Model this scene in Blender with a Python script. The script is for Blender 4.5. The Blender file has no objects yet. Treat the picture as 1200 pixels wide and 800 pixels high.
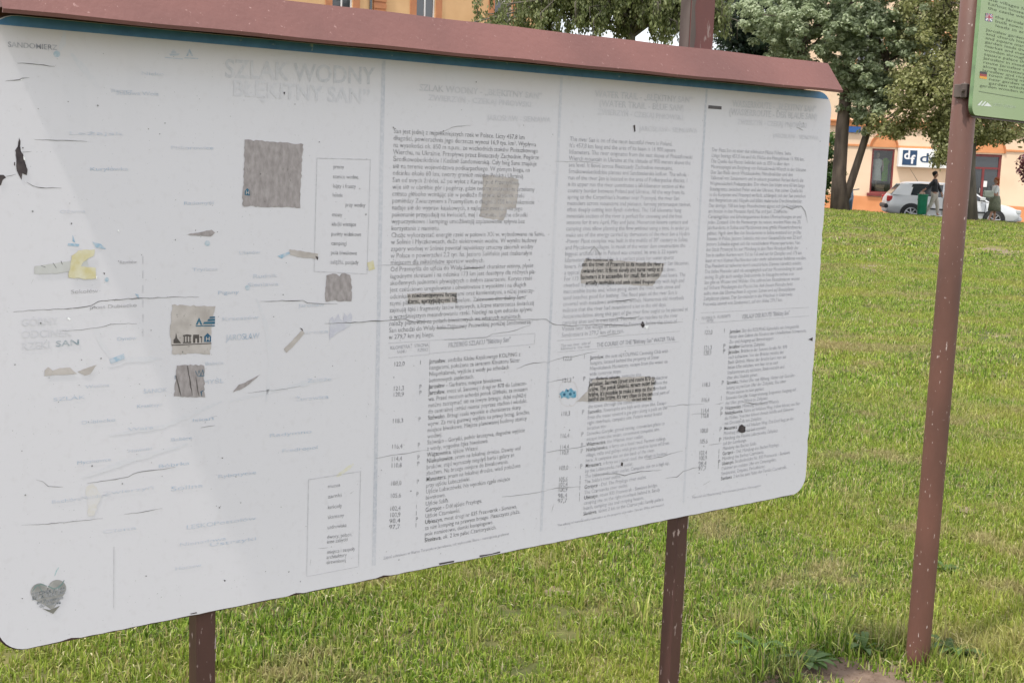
import bpy, math, random
import numpy as np
from mathutils import Vector, Matrix
random.seed(7); RNG = np.random.default_rng(7)
S = bpy.context.scene
COL = S.collection
R_ = math.radians

# ------------------------------------------------------------------ camera
EYE = 1.6; FPX = 1500.0; PITCH = 0.14122; ROLL = 0.03643
fw = Vector((0, math.cos(PITCH), -math.sin(PITCH)))
r0 = Vector((1, 0, 0)); u0 = r0.cross(fw)
cr = math.cos(ROLL)*r0 + math.sin(ROLL)*u0
cu = -math.sin(ROLL)*r0 + math.cos(ROLL)*u0
cam = bpy.data.cameras.new('camera'); cam.lens = 45.0; cam.sensor_width = 36.0
cam.clip_start = 0.05; cam.clip_end = 6000
co = bpy.data.objects.new('camera', cam); COL.objects.link(co)
M = Matrix(((cr.x, cu.x, -fw.x, 0), (cr.y, cu.y, -fw.y, 0), (cr.z, cu.z, -fw.z, EYE), (0, 0, 0, 1)))
co.matrix_world = M; S.camera = co
# ------------------------------------------------------------------ light
SUNV = Vector((-0.285, -0.300, 0.91)).normalized()      # towards the sun: high, behind and a little left
SUN_EL = math.asin(SUNV.z); SUN_AZ = math.atan2(SUNV.x, SUNV.y)
w = bpy.data.worlds.new('World'); S.world = w; w.use_nodes = True
nt = w.node_tree; nt.nodes.clear()
sk = nt.nodes.new('ShaderNodeTexSky'); sk.sky_type = 'NISHITA'; sk.sun_disc = False
sk.sun_elevation = SUN_EL; sk.sun_rotation = SUN_AZ; sk.dust_density = 2.5; sk.air_density = 1.0
tc = nt.nodes.new('ShaderNodeTexCoord')
mp = nt.nodes.new('ShaderNodeMapping'); mp.inputs['Scale'].default_value = (1, 1, 2.2)
cn = nt.nodes.new('ShaderNodeTexNoise'); cn.inputs['Scale'].default_value = 2.2; cn.inputs['Detail'].default_value = 7
crp = nt.nodes.new('ShaderNodeValToRGB'); crp.color_ramp.elements[0].position = .30; crp.color_ramp.elements[1].position = .55
mx = nt.nodes.new('ShaderNodeMixRGB'); mx.inputs[2].default_value = (8.6, 8.75, 9.2, 1)
hs = nt.nodes.new('ShaderNodeHueSaturation'); hs.inputs['Saturation'].default_value = .45
bg = nt.nodes.new('ShaderNodeBackground'); bg.inputs['Strength'].default_value = 0.15
ow = nt.nodes.new('ShaderNodeOutputWorld')
L = nt.links.new
L(tc.outputs['Generated'], mp.inputs[0]); L(mp.outputs[0], cn.inputs['Vector']); L(cn.outputs['Fac'], crp.inputs[0])
L(crp.outputs[0], mx.inputs[0]); L(sk.outputs[0], hs.inputs['Color']); L(hs.outputs[0], mx.inputs[1])
L(mx.outputs[0], bg.inputs['Color']); L(bg.outputs[0], ow.inputs['Surface'])
sl = bpy.data.lights.new('sun', 'SUN'); sl.energy = 3.0; sl.angle = R_(2.0); sl.color = (1, .95, .87)
so = bpy.data.objects.new('sun', sl); COL.objects.link(so)
so.rotation_euler = SUNV.to_track_quat('Z', 'Y').to_euler(); so.location = (0, 0, 30)
S.view_settings.view_transform = 'Standard'; S.view_settings.look = 'None'
S.view_settings.exposure = 0.60; S.view_settings.gamma = 1.0; S.view_settings.use_curve_mapping = False

# ------------------------------------------------------------------ helpers
CAM = Vector((0, 0, EYE))
def ray(px, py):
    return fw + (px-600)/FPX*cr + (400-py)/FPX*cu
def aty(px, py, Y):
    d = ray(px, py); return CAM + d*(Y/d.y)
def onplane(px, py, P, N):
    d = ray(px, py); s = (Vector(P)-CAM).dot(N)/d.dot(N); return CAM + d*s

def tag(o, label=None, cat=None, group=None, kind=None):
    if label: o['label'] = label
    if cat: o['category'] = cat
    if group: o['group'] = group
    if kind: o['kind'] = kind
    return o
def empty(name, loc, rz=0, parent=None):
    o = bpy.data.objects.new(name, None); COL.objects.link(o); o.location = loc; o.rotation_euler = (0, 0, rz)
    o.empty_display_size = .2
    if parent: o.parent = parent
    return o
def link(name, me, mats, parent=None, smooth=False):
    o = bpy.data.objects.new(name, me); COL.objects.link(o)
    if mats is not None:
        for m in (mats if isinstance(mats, (list, tuple)) else [mats]): me.materials.append(m)
    if parent: o.parent = parent
    if smooth: me.polygons.foreach_set('use_smooth', [True]*len(me.polygons))
    return o

class MB:
    def __init__(s): s.v = []; s.f = []; s.m = []
    def add(s, vs, fs, mi=0):
        n = len(s.v); s.v += [tuple(v) for v in vs]
        for f in fs: s.f.append(tuple(i+n for i in f)); s.m.append(mi)
        return s
    def box(s, x0, x1, y0, y1, z0, z1, mi=0, bev=0):
        if bev > 0:
            b = bev; pts = []
            for z, k in ((z0, 1), (z0+b, 0), (z1-b, 0), (z1, 1)):
                e = b if k else 0
                pts += [(x0+b, y0+e, z), (x1-b, y0+e, z), (x1-e, y0+b, z), (x1-e, y1-b, z), (x1-b, y1-e, z), (x0+b, y1-e, z), (x0+e, y1-b, z), (x0+e, y0+b, z)]
            fs = [tuple(range(7, -1, -1)), tuple(range(24, 32))]
            for r in range(3):
                for i in range(8):
                    j = (i+1) % 8; fs.append((r*8+i, r*8+j, r*8+8+j, r*8+8+i))
            return s.add(pts, fs, mi)
        v = [(x0, y0, z0), (x1, y0, z0), (x1, y1, z0), (x0, y1, z0), (x0, y0, z1), (x1, y0, z1), (x1, y1, z1), (x0, y1, z1)]
        return s.add(v, [(0, 3, 2, 1), (4, 5, 6, 7), (0, 1, 5, 4), (1, 2, 6, 5), (2, 3, 7, 6), (3, 0, 4, 7)], mi)
    def tube(s, pts, rad, n=8, mi=0, cap=True):
        pts = [Vector(p) for p in pts]; rings = []
        if not isinstance(rad, (list, tuple)): rad = [rad]*len(pts)
        ref = Vector((.3, .9, .31)).normalized()
        for i, p in enumerate(pts):
            d = (pts[min(i+1, len(pts)-1)]-pts[max(i-1, 0)]).normalized()
            a = d.cross(ref)
            if a.length < .1: a = d.cross(Vector((1, 0, 0)))
            a.normalize(); b = d.cross(a)
            rings.append([p+rad[i]*(math.cos(2*math.pi*k/n)*a+math.sin(2*math.pi*k/n)*b) for k in range(n)])
        vs = [v for r in rings for v in r]; fs = []
        for i in range(len(pts)-1):
            for k in range(n):
                j = (k+1) % n; fs.append((i*n+k, i*n+j, i*n+n+j, i*n+n+k))
        if cap: fs.append(tuple(range(n-1, -1, -1))); fs.append(tuple(range((len(pts)-1)*n, len(pts)*n)))
        return s.add(vs, fs, mi)
    def prism(s, poly, y0, y1, mi=0, mi_side=None):
        """poly in (x,z), extruded along y."""
        n = len(poly)
        vs = [(p[0], y0, p[1]) for p in poly]+[(p[0], y1, p[1]) for p in poly]
        s.add(vs, [tuple(range(n))], mi)
        b = len(s.v)-2*n
        s.f.append(tuple(b+n+i for i in range(n-1, -1, -1))); s.m.append(mi if mi_side is None else mi_side)
        for i in range(n):
            j = (i+1) % n; s.f.append((b+i, b+n+i, b+n+j, b+j)); s.m.append(mi if mi_side is None else mi_side)
        return s
    def sphere(s, c, r, n=10, m=7, mi=0):
        vs = []; fs = []
        r = r if isinstance(r, (tuple, list)) else (r, r, r)
        for i in range(m+1):
            t = math.pi*i/m
            for k in range(n):
                a = 2*math.pi*k/n
                vs.append((c[0]+r[0]*math.sin(t)*math.cos(a), c[1]+r[1]*math.sin(t)*math.sin(a), c[2]+r[2]*math.cos(t)))
        for i in range(m):
            for k in range(n):
                j = (k+1) % n; fs.append((i*n+k, i*n+n+k, i*n+n+j, i*n+j))
        return s.add(vs, fs, mi)
    def build(s, name, mats, parent=None, smooth=False):
        me = bpy.data.meshes.new(name); me.from_pydata(s.v, [], s.f); me.update()
        o = link(name, me, mats, parent, smooth)
        if any(s.m): me.polygons.foreach_set('material_index', s.m)
        return o

# ------------------------------------------------------------------ materials
def newmat(name):
    m = bpy.data.materials.new(name); m.use_nodes = True; n = m.node_tree
    return m, n, n.nodes['Principled BSDF'], n.links.new
def mat(name, col, rough=.7, col2=None, scale=8, detail=5, lo=.35, hi=.65, bump=0, bscale=40, metal=0, spec=.4, stretch=None, coord='Object', c3=None, c3scale=60, c3lo=.62, c3hi=.68):
    m, n, b, lk = newmat(name)
    b.inputs['Base Color'].default_value = (*col, 1); b.inputs['Roughness'].default_value = rough
    b.inputs['Metallic'].default_value = metal; b.inputs['Specular IOR Level'].default_value = spec
    t = n.nodes.new('ShaderNodeTexCoord'); vec = t.outputs[coord]
    if stretch:
        q = n.nodes.new('ShaderNodeMapping'); q.inputs['Scale'].default_value = stretch; lk(vec, q.inputs[0]); vec = q.outputs[0]
    if col2:
        a = n.nodes.new('ShaderNodeTexNoise'); a.inputs['Scale'].default_value = scale; a.inputs['Detail'].default_value = detail; lk(vec, a.inputs['Vector'])
        r = n.nodes.new('ShaderNodeValToRGB'); r.color_ramp.elements[0].position = lo; r.color_ramp.elements[1].position = hi
        r.color_ramp.elements[0].color = (*col, 1); r.color_ramp.elements[1].color = (*col2, 1)
        lk(a.outputs['Fac'], r.inputs[0]); out = r.outputs[0]
        if c3:
            a2 = n.nodes.new('ShaderNodeTexNoise'); a2.inputs['Scale'].default_value = c3scale; a2.inputs['Detail'].default_value = 3; lk(vec, a2.inputs['Vector'])
            r2 = n.nodes.new('ShaderNodeValToRGB'); r2.color_ramp.elements[0].position = c3lo; r2.color_ramp.elements[1].position = c3hi
            lk(a2.outputs['Fac'], r2.inputs[0]); x = n.nodes.new('ShaderNodeMixRGB'); x.inputs[2].default_value = (*c3, 1)
            lk(r2.outputs[0], x.inputs[0]); lk(out, x.inputs[1]); out = x.outputs[0]
        lk(out, b.inputs['Base Color'])
    if bump:
        a = n.nodes.new('ShaderNodeTexNoise'); a.inputs['Scale'].default_value = bscale; a.inputs['Detail'].default_value = 4; lk(vec, a.inputs['Vector'])
        bp_ = n.nodes.new('ShaderNodeBump'); bp_.inputs['Strength'].default_value = bump; bp_.inputs['Distance'].default_value = .01
        lk(a.outputs['Fac'], bp_.inputs['Height']); lk(bp_.outputs[0], b.inputs['Normal'])
    return m
BOARD_C = (.59, .575, .607)
def ink(name, col, amt=1.0, patchy=.35, scale=5.0, base=BOARD_C):
    """printed ink worn away unevenly towards the bare board colour"""
    m, n, b, lk = newmat(name); b.inputs['Roughness'].default_value = .6
    t = n.nodes.new('ShaderNodeTexCoord')
    a = n.nodes.new('ShaderNodeTexNoise'); a.inputs['Scale'].default_value = scale; a.inputs['Detail'].default_value = 4; lk(t.outputs['Object'], a.inputs['Vector'])
    r = n.nodes.new('ShaderNodeMapRange'); r.inputs[1].default_value = .3; r.inputs[2].default_value = .7
    r.inputs[3].default_value = max(0, amt*(1-patchy)); r.inputs[4].default_value = min(1, amt*(1+patchy))
    lk(a.outputs['Fac'], r.inputs[0])
    a2 = n.nodes.new('ShaderNodeTexNoise'); a2.inputs['Scale'].default_value = 130; a2.inputs['Detail'].default_value = 2; lk(t.outputs['Object'], a2.inputs['Vector'])
    r2 = n.nodes.new('ShaderNodeMapRange'); r2.inputs[1].default_value = .35; r2.inputs[2].default_value = .6; r2.inputs[3].default_value = .45; r2.inputs[4].default_value = 1.1
    lk(a2.outputs['Fac'], r2.inputs[0])
    mu = n.nodes.new('ShaderNodeMath'); mu.operation = 'MULTIPLY'; mu.use_clamp = True; lk(r.outputs[0], mu.inputs[0]); lk(r2.outputs[0], mu.inputs[1])
    x = n.nodes.new('ShaderNodeMixRGB'); x.inputs[1].default_value = (*base, 1); x.inputs[2].default_value = (*col, 1)
    lk(mu.outputs[0], x.inputs[0]); lk(x.outputs[0], b.inputs['Base Color'])
    return m

def board_material():
    m, n, b, lk = newmat('weathered white laminate')
    t = n.nodes.new('ShaderNodeTexCoord').outputs['Object']
    def noise(s, d, lo, hi, st=None):
        v = t
        if st:
            q = n.nodes.new('ShaderNodeMapping'); q.inputs['Scale'].default_value = st; lk(t, q.inputs[0]); v = q.outputs[0]
        a = n.nodes.new('ShaderNodeTexNoise'); a.inputs['Scale'].default_value = s; a.inputs['Detail'].default_value = d; lk(v, a.inputs['Vector'])
        r = n.nodes.new('ShaderNodeMapRange'); r.inputs[1].default_value = lo; r.inputs[2].default_value = hi; lk(a.outputs['Fac'], r.inputs[0]); return r.outputs[0]
    def mix(f, c1, c2):
        x = n.nodes.new('ShaderNodeMixRGB'); lk(f, x.inputs[0])
        for i, c in ((1, c1), (2, c2)):
            if isinstance(c, tuple): x.inputs[i].default_value = (*c, 1)
            else: lk(c, x.inputs[i])
        return x.outputs[0]
    c = mix(noise(2.2, 6, .3, .7), (.60, .585, .618), (.585, .57, .602))
    c = mix(noise(60, 5, .55, .95), c, (.54, .52, .545))
    c = mix(noise(3.1, 8, .62, .80, (3, 1, .5)), c, (.56, .55, .585))
    c = mix(noise(260, 2, .70, .74), c, (.36, .36, .37))          # pinprick dirt
    c = mix(noise(55, 4, .745, .76), c, (.22, .21, .2))
    # a warm dirt tint runs along the very top edge of the sheet
    sp = n.nodes.new('ShaderNodeSeparateXYZ'); lk(t, sp.inputs[0])
    mr = n.nodes.new('ShaderNodeMapRange'); mr.inputs[1].default_value = 1.72; mr.inputs[2].default_value = 1.80; mr.inputs[3].default_value = 0; mr.inputs[4].default_value = .40; lk(sp.outputs[2], mr.inputs[0])
    mm = n.nodes.new('ShaderNodeMath'); mm.operation = 'MULTIPLY'; lk(mr.outputs[0], mm.inputs[0]); lk(noise(6, 5, .3, .6), mm.inputs[1])
    c = mix(mm.outputs[0], c, (.60, .53, .50))
    lk(c, b.inputs['Base Color']); b.inputs['Roughness'].default_value = .62; b.inputs['Specular IOR Level'].default_value = .3
    a = n.nodes.new('ShaderNodeTexNoise'); a.inputs['Scale'].default_value = 160; a.inputs['Detail'].default_value = 5; lk(t, a.inputs['Vector'])
    bb = n.nodes.new('ShaderNodeBump'); bb.inputs['Strength'].default_value = .05; bb.inputs['Distance'].default_value = .001; lk(a.outputs['Fac'], bb.inputs['Height']); lk(bb.outputs[0], b.inputs['Normal'])
    return m

M_board = board_material()
M_edge = mat('board edge', (.10, .055, .05), .8, (.05, .03, .03), 20)
M_roof = mat('roof brown paint', (.162, .068, .058), .62, (.122, .052, .045), 3.2, 8, .35, .65, bump=.15, bscale=70, c3=(.25, .145, .13), c3scale=130, c3lo=.68, c3hi=.74)
M_post = mat('square post brown paint', (.080, .037, .032), .45, (.058, .028, .025), 14, 6, c3=(.32, .24, .22), c3scale=100, c3lo=.64, c3hi=.69, stretch=(1, 1, .35))
M_upost = mat('reddish upright paint', (.15, .050, .042), .6, (.10, .038, .034), 9, 6, c3=(.27, .2, .18), c3scale=60, c3lo=.62, c3hi=.7, stretch=(1, 1, .4))
M_grime = mat('weathered bare metal', (.11, .085, .075), .8, (.05, .035, .03), 16, 6, stretch=(1, 1, .3))
M_pipe = mat('round pipe brown paint', (.132, .058, .042), .55, (.092, .042, .031), 7, 6, bump=.1, bscale=90, c3=(.42, .34, .31), c3scale=120, c3lo=.675, c3hi=.72, stretch=(1, 1, .4))
M_worn = mat('worn pale paint', (.36, .30, .29), .7, (.25, .17, .16), 90)
M_blue = mat('teal print', (.05, .15, .30), .5, (.07, .20, .36), 30, 4, c3=(.35, .43, .45), c3scale=45, c3lo=.66, c3hi=.72)
M_torn = mat('bared grey backing', (.25, .222, .222), .85, (.35, .318, .318), 75, 10, .34, .66, stretch=(1.5, 1, .7), c3=(.12, .11, .10), c3scale=110, c3lo=.665, c3hi=.76)
M_torn2 = mat('bared beige backing', (.36, .325, .305), .85, (.47, .43, .41), 30, 7, c3=(.26, .24, .22), c3scale=100, c3lo=.66, c3hi=.72)
M_yel = mat('yellowed tape residue', (.52, .46, .25), .7, (.60, .57, .45), 40, 5)
M_vio = mat('violet residue', (.45, .44, .52), .8, (.55, .55, .58), 40, 5)
M_dark = mat('dark crack', (.10, .095, .095), .9, (.27, .27, .27), 25)
M_hole = mat('hole dark', (.030, .024, .028), .9, (.075, .06, .06), 60)
M_chip = mat('bright chip', (.85, .85, .86), .5, (.7, .7, .7), 60)
I_text = ink('ink text', (.07, .07, .08), .74, .2)
I_text2 = ink('ink text paler', (.09, .095, .13), .50, .25)
I_bold = ink('ink bold', (.05, .05, .055), .88, .15)
I_black = ink('ink fresh', (.02, .02, .025), 1.0, .05, base=(.33, .31, .29))
I_head = ink('ink faded heading', (.22, .24, .27), .26, .6, 9)
I_head2 = ink('ink very faded', (.25, .28, .33), .17, .6, 9)
I_map = ink('ink faded map blue', (.10, .27, .44), .30, .9, 14)
I_line = ink('ink rule', (.2, .2, .22), .38, .4, 6)
I_navy = mat('navy pictogram', (.015, .07, .14), .6, (.03, .13, .2), 40)
I_brown = mat('brown pictogram', (.055, .045, .042), .7, (.09, .08, .075), 40)
I_cyan = mat('cyan print', (.05, .25, .38), .6, (.25, .4, .5), 70)

# ================================================================== ground
def sstep(a, b, x):
    t = np.clip((x-a)/(b-a), 0, 1); return t*t*(3-2*t)
def street(x): return -0.036*(np.clip(x, -6, 40)-14)
def gz(x, y):
    far = sstep(14, 42, y)*(street(x)+.16)*1.0
    bumps = .018*np.sin(x*1.7+y*.9)*np.sin(y*1.3-x*.6)*sstep(3, 8, y)+.05*np.sin(x*.31+1)*np.sin(y*.27)*sstep(6, 14, y)
    return far+bumps*(1-sstep(40, 44, y))-.10*sstep(44.2, 45.5, y)
def grid(name, xs, ys, zf, m, kind='structure', zoff=0):
    X, Y = np.meshgrid(xs, ys); Z = zf(X, Y)+zoff
    v = np.stack([X, Y, Z], -1).reshape(-1, 3); nx = len(xs)
    f = [(j*nx+i, j*nx+i+1, (j+1)*nx+i+1, (j+1)*nx+i) for j in range(len(ys)-1) for i in range(nx-1)]
    me = bpy.data.meshes.new(name); me.from_pydata(v.tolist(), [], f); me.update()
    o = link(name, me, m, smooth=True); tag(o, kind=kind); return o

def lawn_colour(n, lk, blade):
    """patchy lawn colour from world position; returns colour socket"""
    g = n.nodes.new('ShaderNodeNewGeometry')
    def noise(s, d, lo, hi):
        a = n.nodes.new('ShaderNodeTexNoise'); a.inputs['Scale'].default_value = s; a.inputs['Detail'].default_value = d; lk(g.outputs['Position'], a.inputs['Vector'])
        r = n.nodes.new('ShaderNodeMapRange'); r.inputs[1].default_value = lo; r.inputs[2].default_value = hi; lk(a.outputs['Fac'], r.inputs[0]); return r.outputs[0]
    def mix(f, c1, c2):
        x = n.nodes.new('ShaderNodeMixRGB')
        if isinstance(f, float): x.inputs[0].default_value = f
        else: lk(f, x.inputs[0])
        for i, c in ((1, c1), (2, c2)):
            if isinstance(c, tuple): x.inputs[i].default_value = (*c, 1)
            else: lk(c, x.inputs[i])
        return x.outputs[0]
    def mul(a, b):
        q = n.nodes.new('ShaderNodeMath'); q.operation = 'MULTIPLY'; lk(a, q.inputs[0])
        if isinstance(b, float): q.inputs[1].default_value = b
        else: lk(b, q.inputs[1])
        return q.outputs[0]
    green = mix(noise(1.7, 6, .42, .60), (.085, .175, .012), (.19, .27, .024))
    yel = noise(.75, 7, .47, .62)
    if blade:
        rnd = g.outputs['Random Per Island']
        rp = n.nodes.new('ShaderNodeValToRGB'); E_ = rp.color_ramp.elements
        E_[0].position = 0; E_[0].color = (.035, .07, .012, 1); E_[1].position = 1; E_[1].color = (.72, .64, .42, 1)
        for p_, c_ in ((.16, (.095, .165, .020)), (.40, (.185, .285, .028)), (.60, (.29, .40, .052)), (.74, (.50, .53, .14)), (.82, (.44, .35, .17)), (.91, (.19, .12, .065))):
            q_ = E_.new(p_); q_.color = (*c_, 1)
        lk(rnd, rp.inputs[0])
        c = mix(mul(yel, .42), rp.outputs[0], (.37, .34, .065)); c = mix(.20, c, green)
        dead = noise(2.6, 7, .55, .67); c = mix(mul(dead, .7), c, (.36, .29, .15))
        st_ = n.nodes.new('ShaderNodeMapping'); st_.inputs['Scale'].default_value = (.10, .42, 1); lk(g.outputs['Position'], st_.inputs[0])
        sn_ = n.nodes.new('ShaderNodeTexNoise'); sn_.inputs['Scale'].default_value = 1.6; sn_.inputs['Detail'].default_value = 7; lk(st_.outputs[0], sn_.inputs['Vector'])
        sr_ = n.nodes.new('ShaderNodeMapRange'); sr_.inputs[1].default_value = .56; sr_.inputs[2].default_value = .66; sr_.inputs[4].default_value = .8; lk(sn_.outputs['Fac'], sr_.inputs[0]); c = mix(sr_.outputs[0], c, (.33, .26, .13))
        return c
    c = mix(noise(30, 4, .35, .7), (.045, .06, .018), (.085, .085, .035))
    c = mix(noise(6, 6, .55, .75), c, (.16, .125, .065))
    return mix(mul(yel, .6), c, (.20, .18, .065))
def lawn_mat():
    m, n, b, lk = newmat('lawn soil and thatch'); lk(lawn_colour(n, lk, False), b.inputs['Base Color']); b.inputs['Roughness'].default_value = .95; b.inputs['Specular IOR Level'].default_value = .1
    return m
def blade_mat():
    m, n, b, lk = newmat('grass blades'); c = lawn_colour(n, lk, True)
    lk(c, b.inputs['Base Color']); b.inputs['Roughness'].default_value = .55; b.inputs['Specular IOR Level'].default_value = .3
    tr = n.nodes.new('ShaderNodeBsdfTranslucent'); lk(c, tr.inputs['Color'])
    ms = n.nodes.new('ShaderNodeMixShader'); ms.inputs[0].default_value = .30; lk(b.outputs[0], ms.inputs[1]); lk(tr.outputs[0], ms.inputs[2]); lk(ms.outputs[0], n.nodes['Material Output'].inputs['Surface'])
    return m
M_lawn = lawn_mat(); M_blade = blade_mat()
xs = np.unique(np.concatenate([np.linspace(-90, -12, 20), np.linspace(-12, 32, 150), np.linspace(32, 110, 20)]))
ys = np.unique(np.concatenate([np.linspace(-30, 0, 8), np.linspace(0, 46, 190)]))
grid('lawn', xs, ys, gz, M_lawn)
M_asph = mat('asphalt', (.055, .055, .058), .9, (.085, .083, .08), 3, 6, bump=.3)
M_pave = mat('pavement concrete', (.30, .28, .25), .9, (.38, .36, .32), 2, 6)
M_earth = mat('far ground', (.14, .15, .09), .95, (.2, .19, .13), .05, 6)
grid('ground', np.linspace(-1500, 1500, 9), np.linspace(-400, 3000, 9), lambda x, y: x*0-2.6, M_earth)
xr = np.linspace(-60, 90, 80)
grid('road', xr, np.array([45.4, 48, 51.05]), lambda x, y: street(x)-.13, M_asph)
def strip_box(name, xs, y0, y1, top, bot, m, **k):
    mb = MB()
    for i in range(len(xs)-1):
        a, b = xs[i], xs[i+1]-.012
        v = [(a, y0, bot(a)), (b, y0, bot(b)), (b, y1, bot(b)), (a, y1, bot(a)), (a, y0, top(a)), (b, y0, top(b)), (b, y1, top(b)), (a, y1, top(a))]
        mb.add(v, [(0, 3, 2, 1), (4, 5, 6, 7), (0, 1, 5, 4), (1, 2, 6, 5), (2, 3, 7, 6), (3, 0, 4, 7)])
    return mb.build(name, m)
sst = lambda x: float(street(x))
kb = strip_box('kerb', np.linspace(-30, 60, 91), 45.45, 45.6, lambda x: sst(x)+.03, lambda x: sst(x)-.5, M_pave); tag(kb, kind='structure')
pv = strip_box('pavement', np.linspace(-30, 60, 61), 51.0, 54.4, lambda x: sst(x)-.01, lambda x: sst(x)-.6, M_pave); tag(pv, kind='structure')

# ================================================================== information board
O = Vector((-0.9027, 2.26888, 0)); YAW = .66616; ZT = 1.79824
BU = Vector((math.cos(YAW), math.sin(YAW), 0)); BN = Vector((math.sin(YAW), -math.cos(YAW), 0))
def bp(px, py, t=0.0):
    P = onplane(px, py, O+BN*t, BN); return (P-O).dot(BU), P.z
board = empty('information_board', O, YAW)
tag(board, 'large weathered white river trail board with small roof on brown posts', 'information board')
def rrect(a0, a1, z0, z1, r, n=8):
    pts = []
    for cx, cz, s in ((a1-r, z1-r, 0), (a0+r, z1-r, 90), (a0+r, z0+r, 180), (a1-r, z0+r, 270)):
        for k in range(n+1):
            t = R_(s+90*k/n); pts.append((cx+r*math.cos(t), cz+r*math.sin(t)))
    return pts[::-1]
A0, A1, Z0, Z1 = -.030, 2.262, ZT-1.135, ZT+.0185
outline = rrect(A0, A1, Z0, Z1, .055)
out2 = []                                     # bottom and right edges are a little chipped
for i, p in enumerate(outline):
    q = outline[(i+1) % len(outline)]; d = math.hypot(q[0]-p[0], q[1]-p[1]); k = max(1, int(d/.02))
    for j in range(k):
        t = j/k; x = p[0]+(q[0]-p[0])*t; z = p[1]+(q[1]-p[1])*t
        e = random.uniform(0, .0012)
        if random.random() < .04: e = .004
        if abs(p[1]-q[1]) < 1e-4 and p[1] < 1: z += e
        elif abs(p[0]-q[0]) < 1e-4 and p[0] > 1: x -= e
        out2.append((x, z))
mb = MB(); mb.prism(out2, 0, .006, 0, 1)
panel = mb.build('panel', [M_board, M_edge], board)
# thin brown rim just behind the sheet (its backing tray)
rim = MB(); rim.prism(rrect(A0-.0035, A1+.0035, Z0-.0035, Z1+.002, .058), .0065, .012); rim.build('backing_tray', M_edge, board)
# posts
for a in (.3665, 1.750):
    mb = MB(); mb.box(a, a+.042, .0125, .0545, -.05, ZT+.05, 0, .003)
    pst = mb.build('post', M_post, board)
    zz = .1
    while zz < Z0:
        ll = random.uniform(.01, .07); mb = MB(); mb.add([(a+.0395-random.uniform(0, .0015), .0119, zz), (a+.0418, .0119, zz), (a+.0418, .0119, zz+ll), (a+.0400, .0119, zz+ll*.8)], [(0, 1, 2, 3)]); mb.build('worn_edge', M_worn, pst); zz += ll+random.uniform(.004, .06)
px0, pz0 = 1.695, ZT+.08
mb = MB(); mb.box(px0, px0+.088, .012, .050, ZT+.06, ZT+.95, 0, .003); up = mb.build('upright', M_upost, board); tag(up, 'reddish upper end of the post standing above the roof')
mb = MB()
pl = [(px0-.0015, ZT+.07)]
for k in range(14): pl.append((px0-.0015, ZT+.07+k*.06))
mb.box(px0-.0015, px0+.0, .014, .048, ZT+.07, ZT+.94)
strip = [(px0+.001, ZT+.07), (px0+.012, ZT+.07), (px0+.02, ZT+.13), (px0+.012, ZT+.2), (px0+.024, ZT+.26), (px0+.013, ZT+.34), (px0+.018, ZT+.5), (px0+.001, ZT+.6)]
mb.prism(strip, .0105, .0118); mb.build('flaked_patch', M_grime, board)
# roof: folded sheet, front slope, flat top, back slope, lips
th = .0022
prof = [(.078, .014), (.080, .0205), (.022, .095), (-.085, .100), (-.143, .022), (-.141, .015)]
inner = [(.074, .014), (.0765, .0205), (.0205, .0925), (-.084, .0975), (-.1395, .022), (-.137, .015)]
mb = MB(); ra, rb = -.022, 2.205
ring = prof+inner[::-1]; n = len(ring)
vs = []
NA = 24
for i in range(NA+1):
    a = ra+(rb-ra)*i/NA
    for (t, z) in ring: vs.append((a, -t, ZT+z+.0008*math.sin(i*1.7)))
fs = []
for i in range(NA):
    for k in range(n):
        j = (k+1) % n; fs.append((i*n+k, i*n+j, i*n+n+j, i*n+n+k))
mb.add(vs, fs); mb.add(vs[:n], [tuple(range(n))]); mb.add(vs[-n:], [tuple(range(n-1, -1, -1))])
roof = mb.build('roof', M_roof, board)
for a in (.35, 1.70): mb = MB(); mb.box(a, a+.03, -.015, .08, ZT+.082, ZT+.0885); mb.build('roof_bracket', M_post, board)
# closed end plates under the roof sheet
for a in (ra+.002, rb-.004):
    mb = MB(); mb.add([(a, -.072, ZT+.024), (a, -.020, ZT+.090), (a, .083, ZT+.095), (a, .136, ZT+.026), (a+.002, -.072, ZT+.024), (a+.002, -.020, ZT+.090), (a+.002, .083, ZT+.095), (a+.002, .136, ZT+.026)],
                      [(0, 1, 2, 3), (7, 6, 5, 4), (0, 4, 5, 1), (1, 5, 6, 2), (2, 6, 7, 3), (3, 7, 4, 0)])
    mb.build('roof_end', M_roof, board)

# ---- flat print and wear on the sheet (children of panel; local y = -height above sheet)
def poly_part(name, polys, m, h=.0004, label=None, parent=None, coords='px'):
    for P in polys:
        mb = MB(); q = [bp(*p) for p in P] if coords == 'px' else P
        mb.add([(a, -h, z) for a, z in q], [tuple(range(len(q)))])
        o = mb.build(name, m, parent or panel)
    if label: o['label'] = label
    return o
def ribbons(name, L_, m, h):
    for P, ww in L_:
        mb = MB(); ribbon(mb, P, ww, h, 0 if name in ('table_rule', 'crease') else 1); mb.build(name, m, panel)
def ragged(P, j=1.0, step=3.0):
    out = []
    for i, p in enumerate(P):
        q = P[(i+1) % len(P)]; d = math.hypot(q[0]-p[0], q[1]-p[1]); k = max(1, int(d/step))
        for s in range(k):
            t = s/k; out.append((p[0]+(q[0]-p[0])*t+random.uniform(-j, j), p[1]+(q[1]-p[1])*t+random.uniform(-j, j)))
    return out
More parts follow.
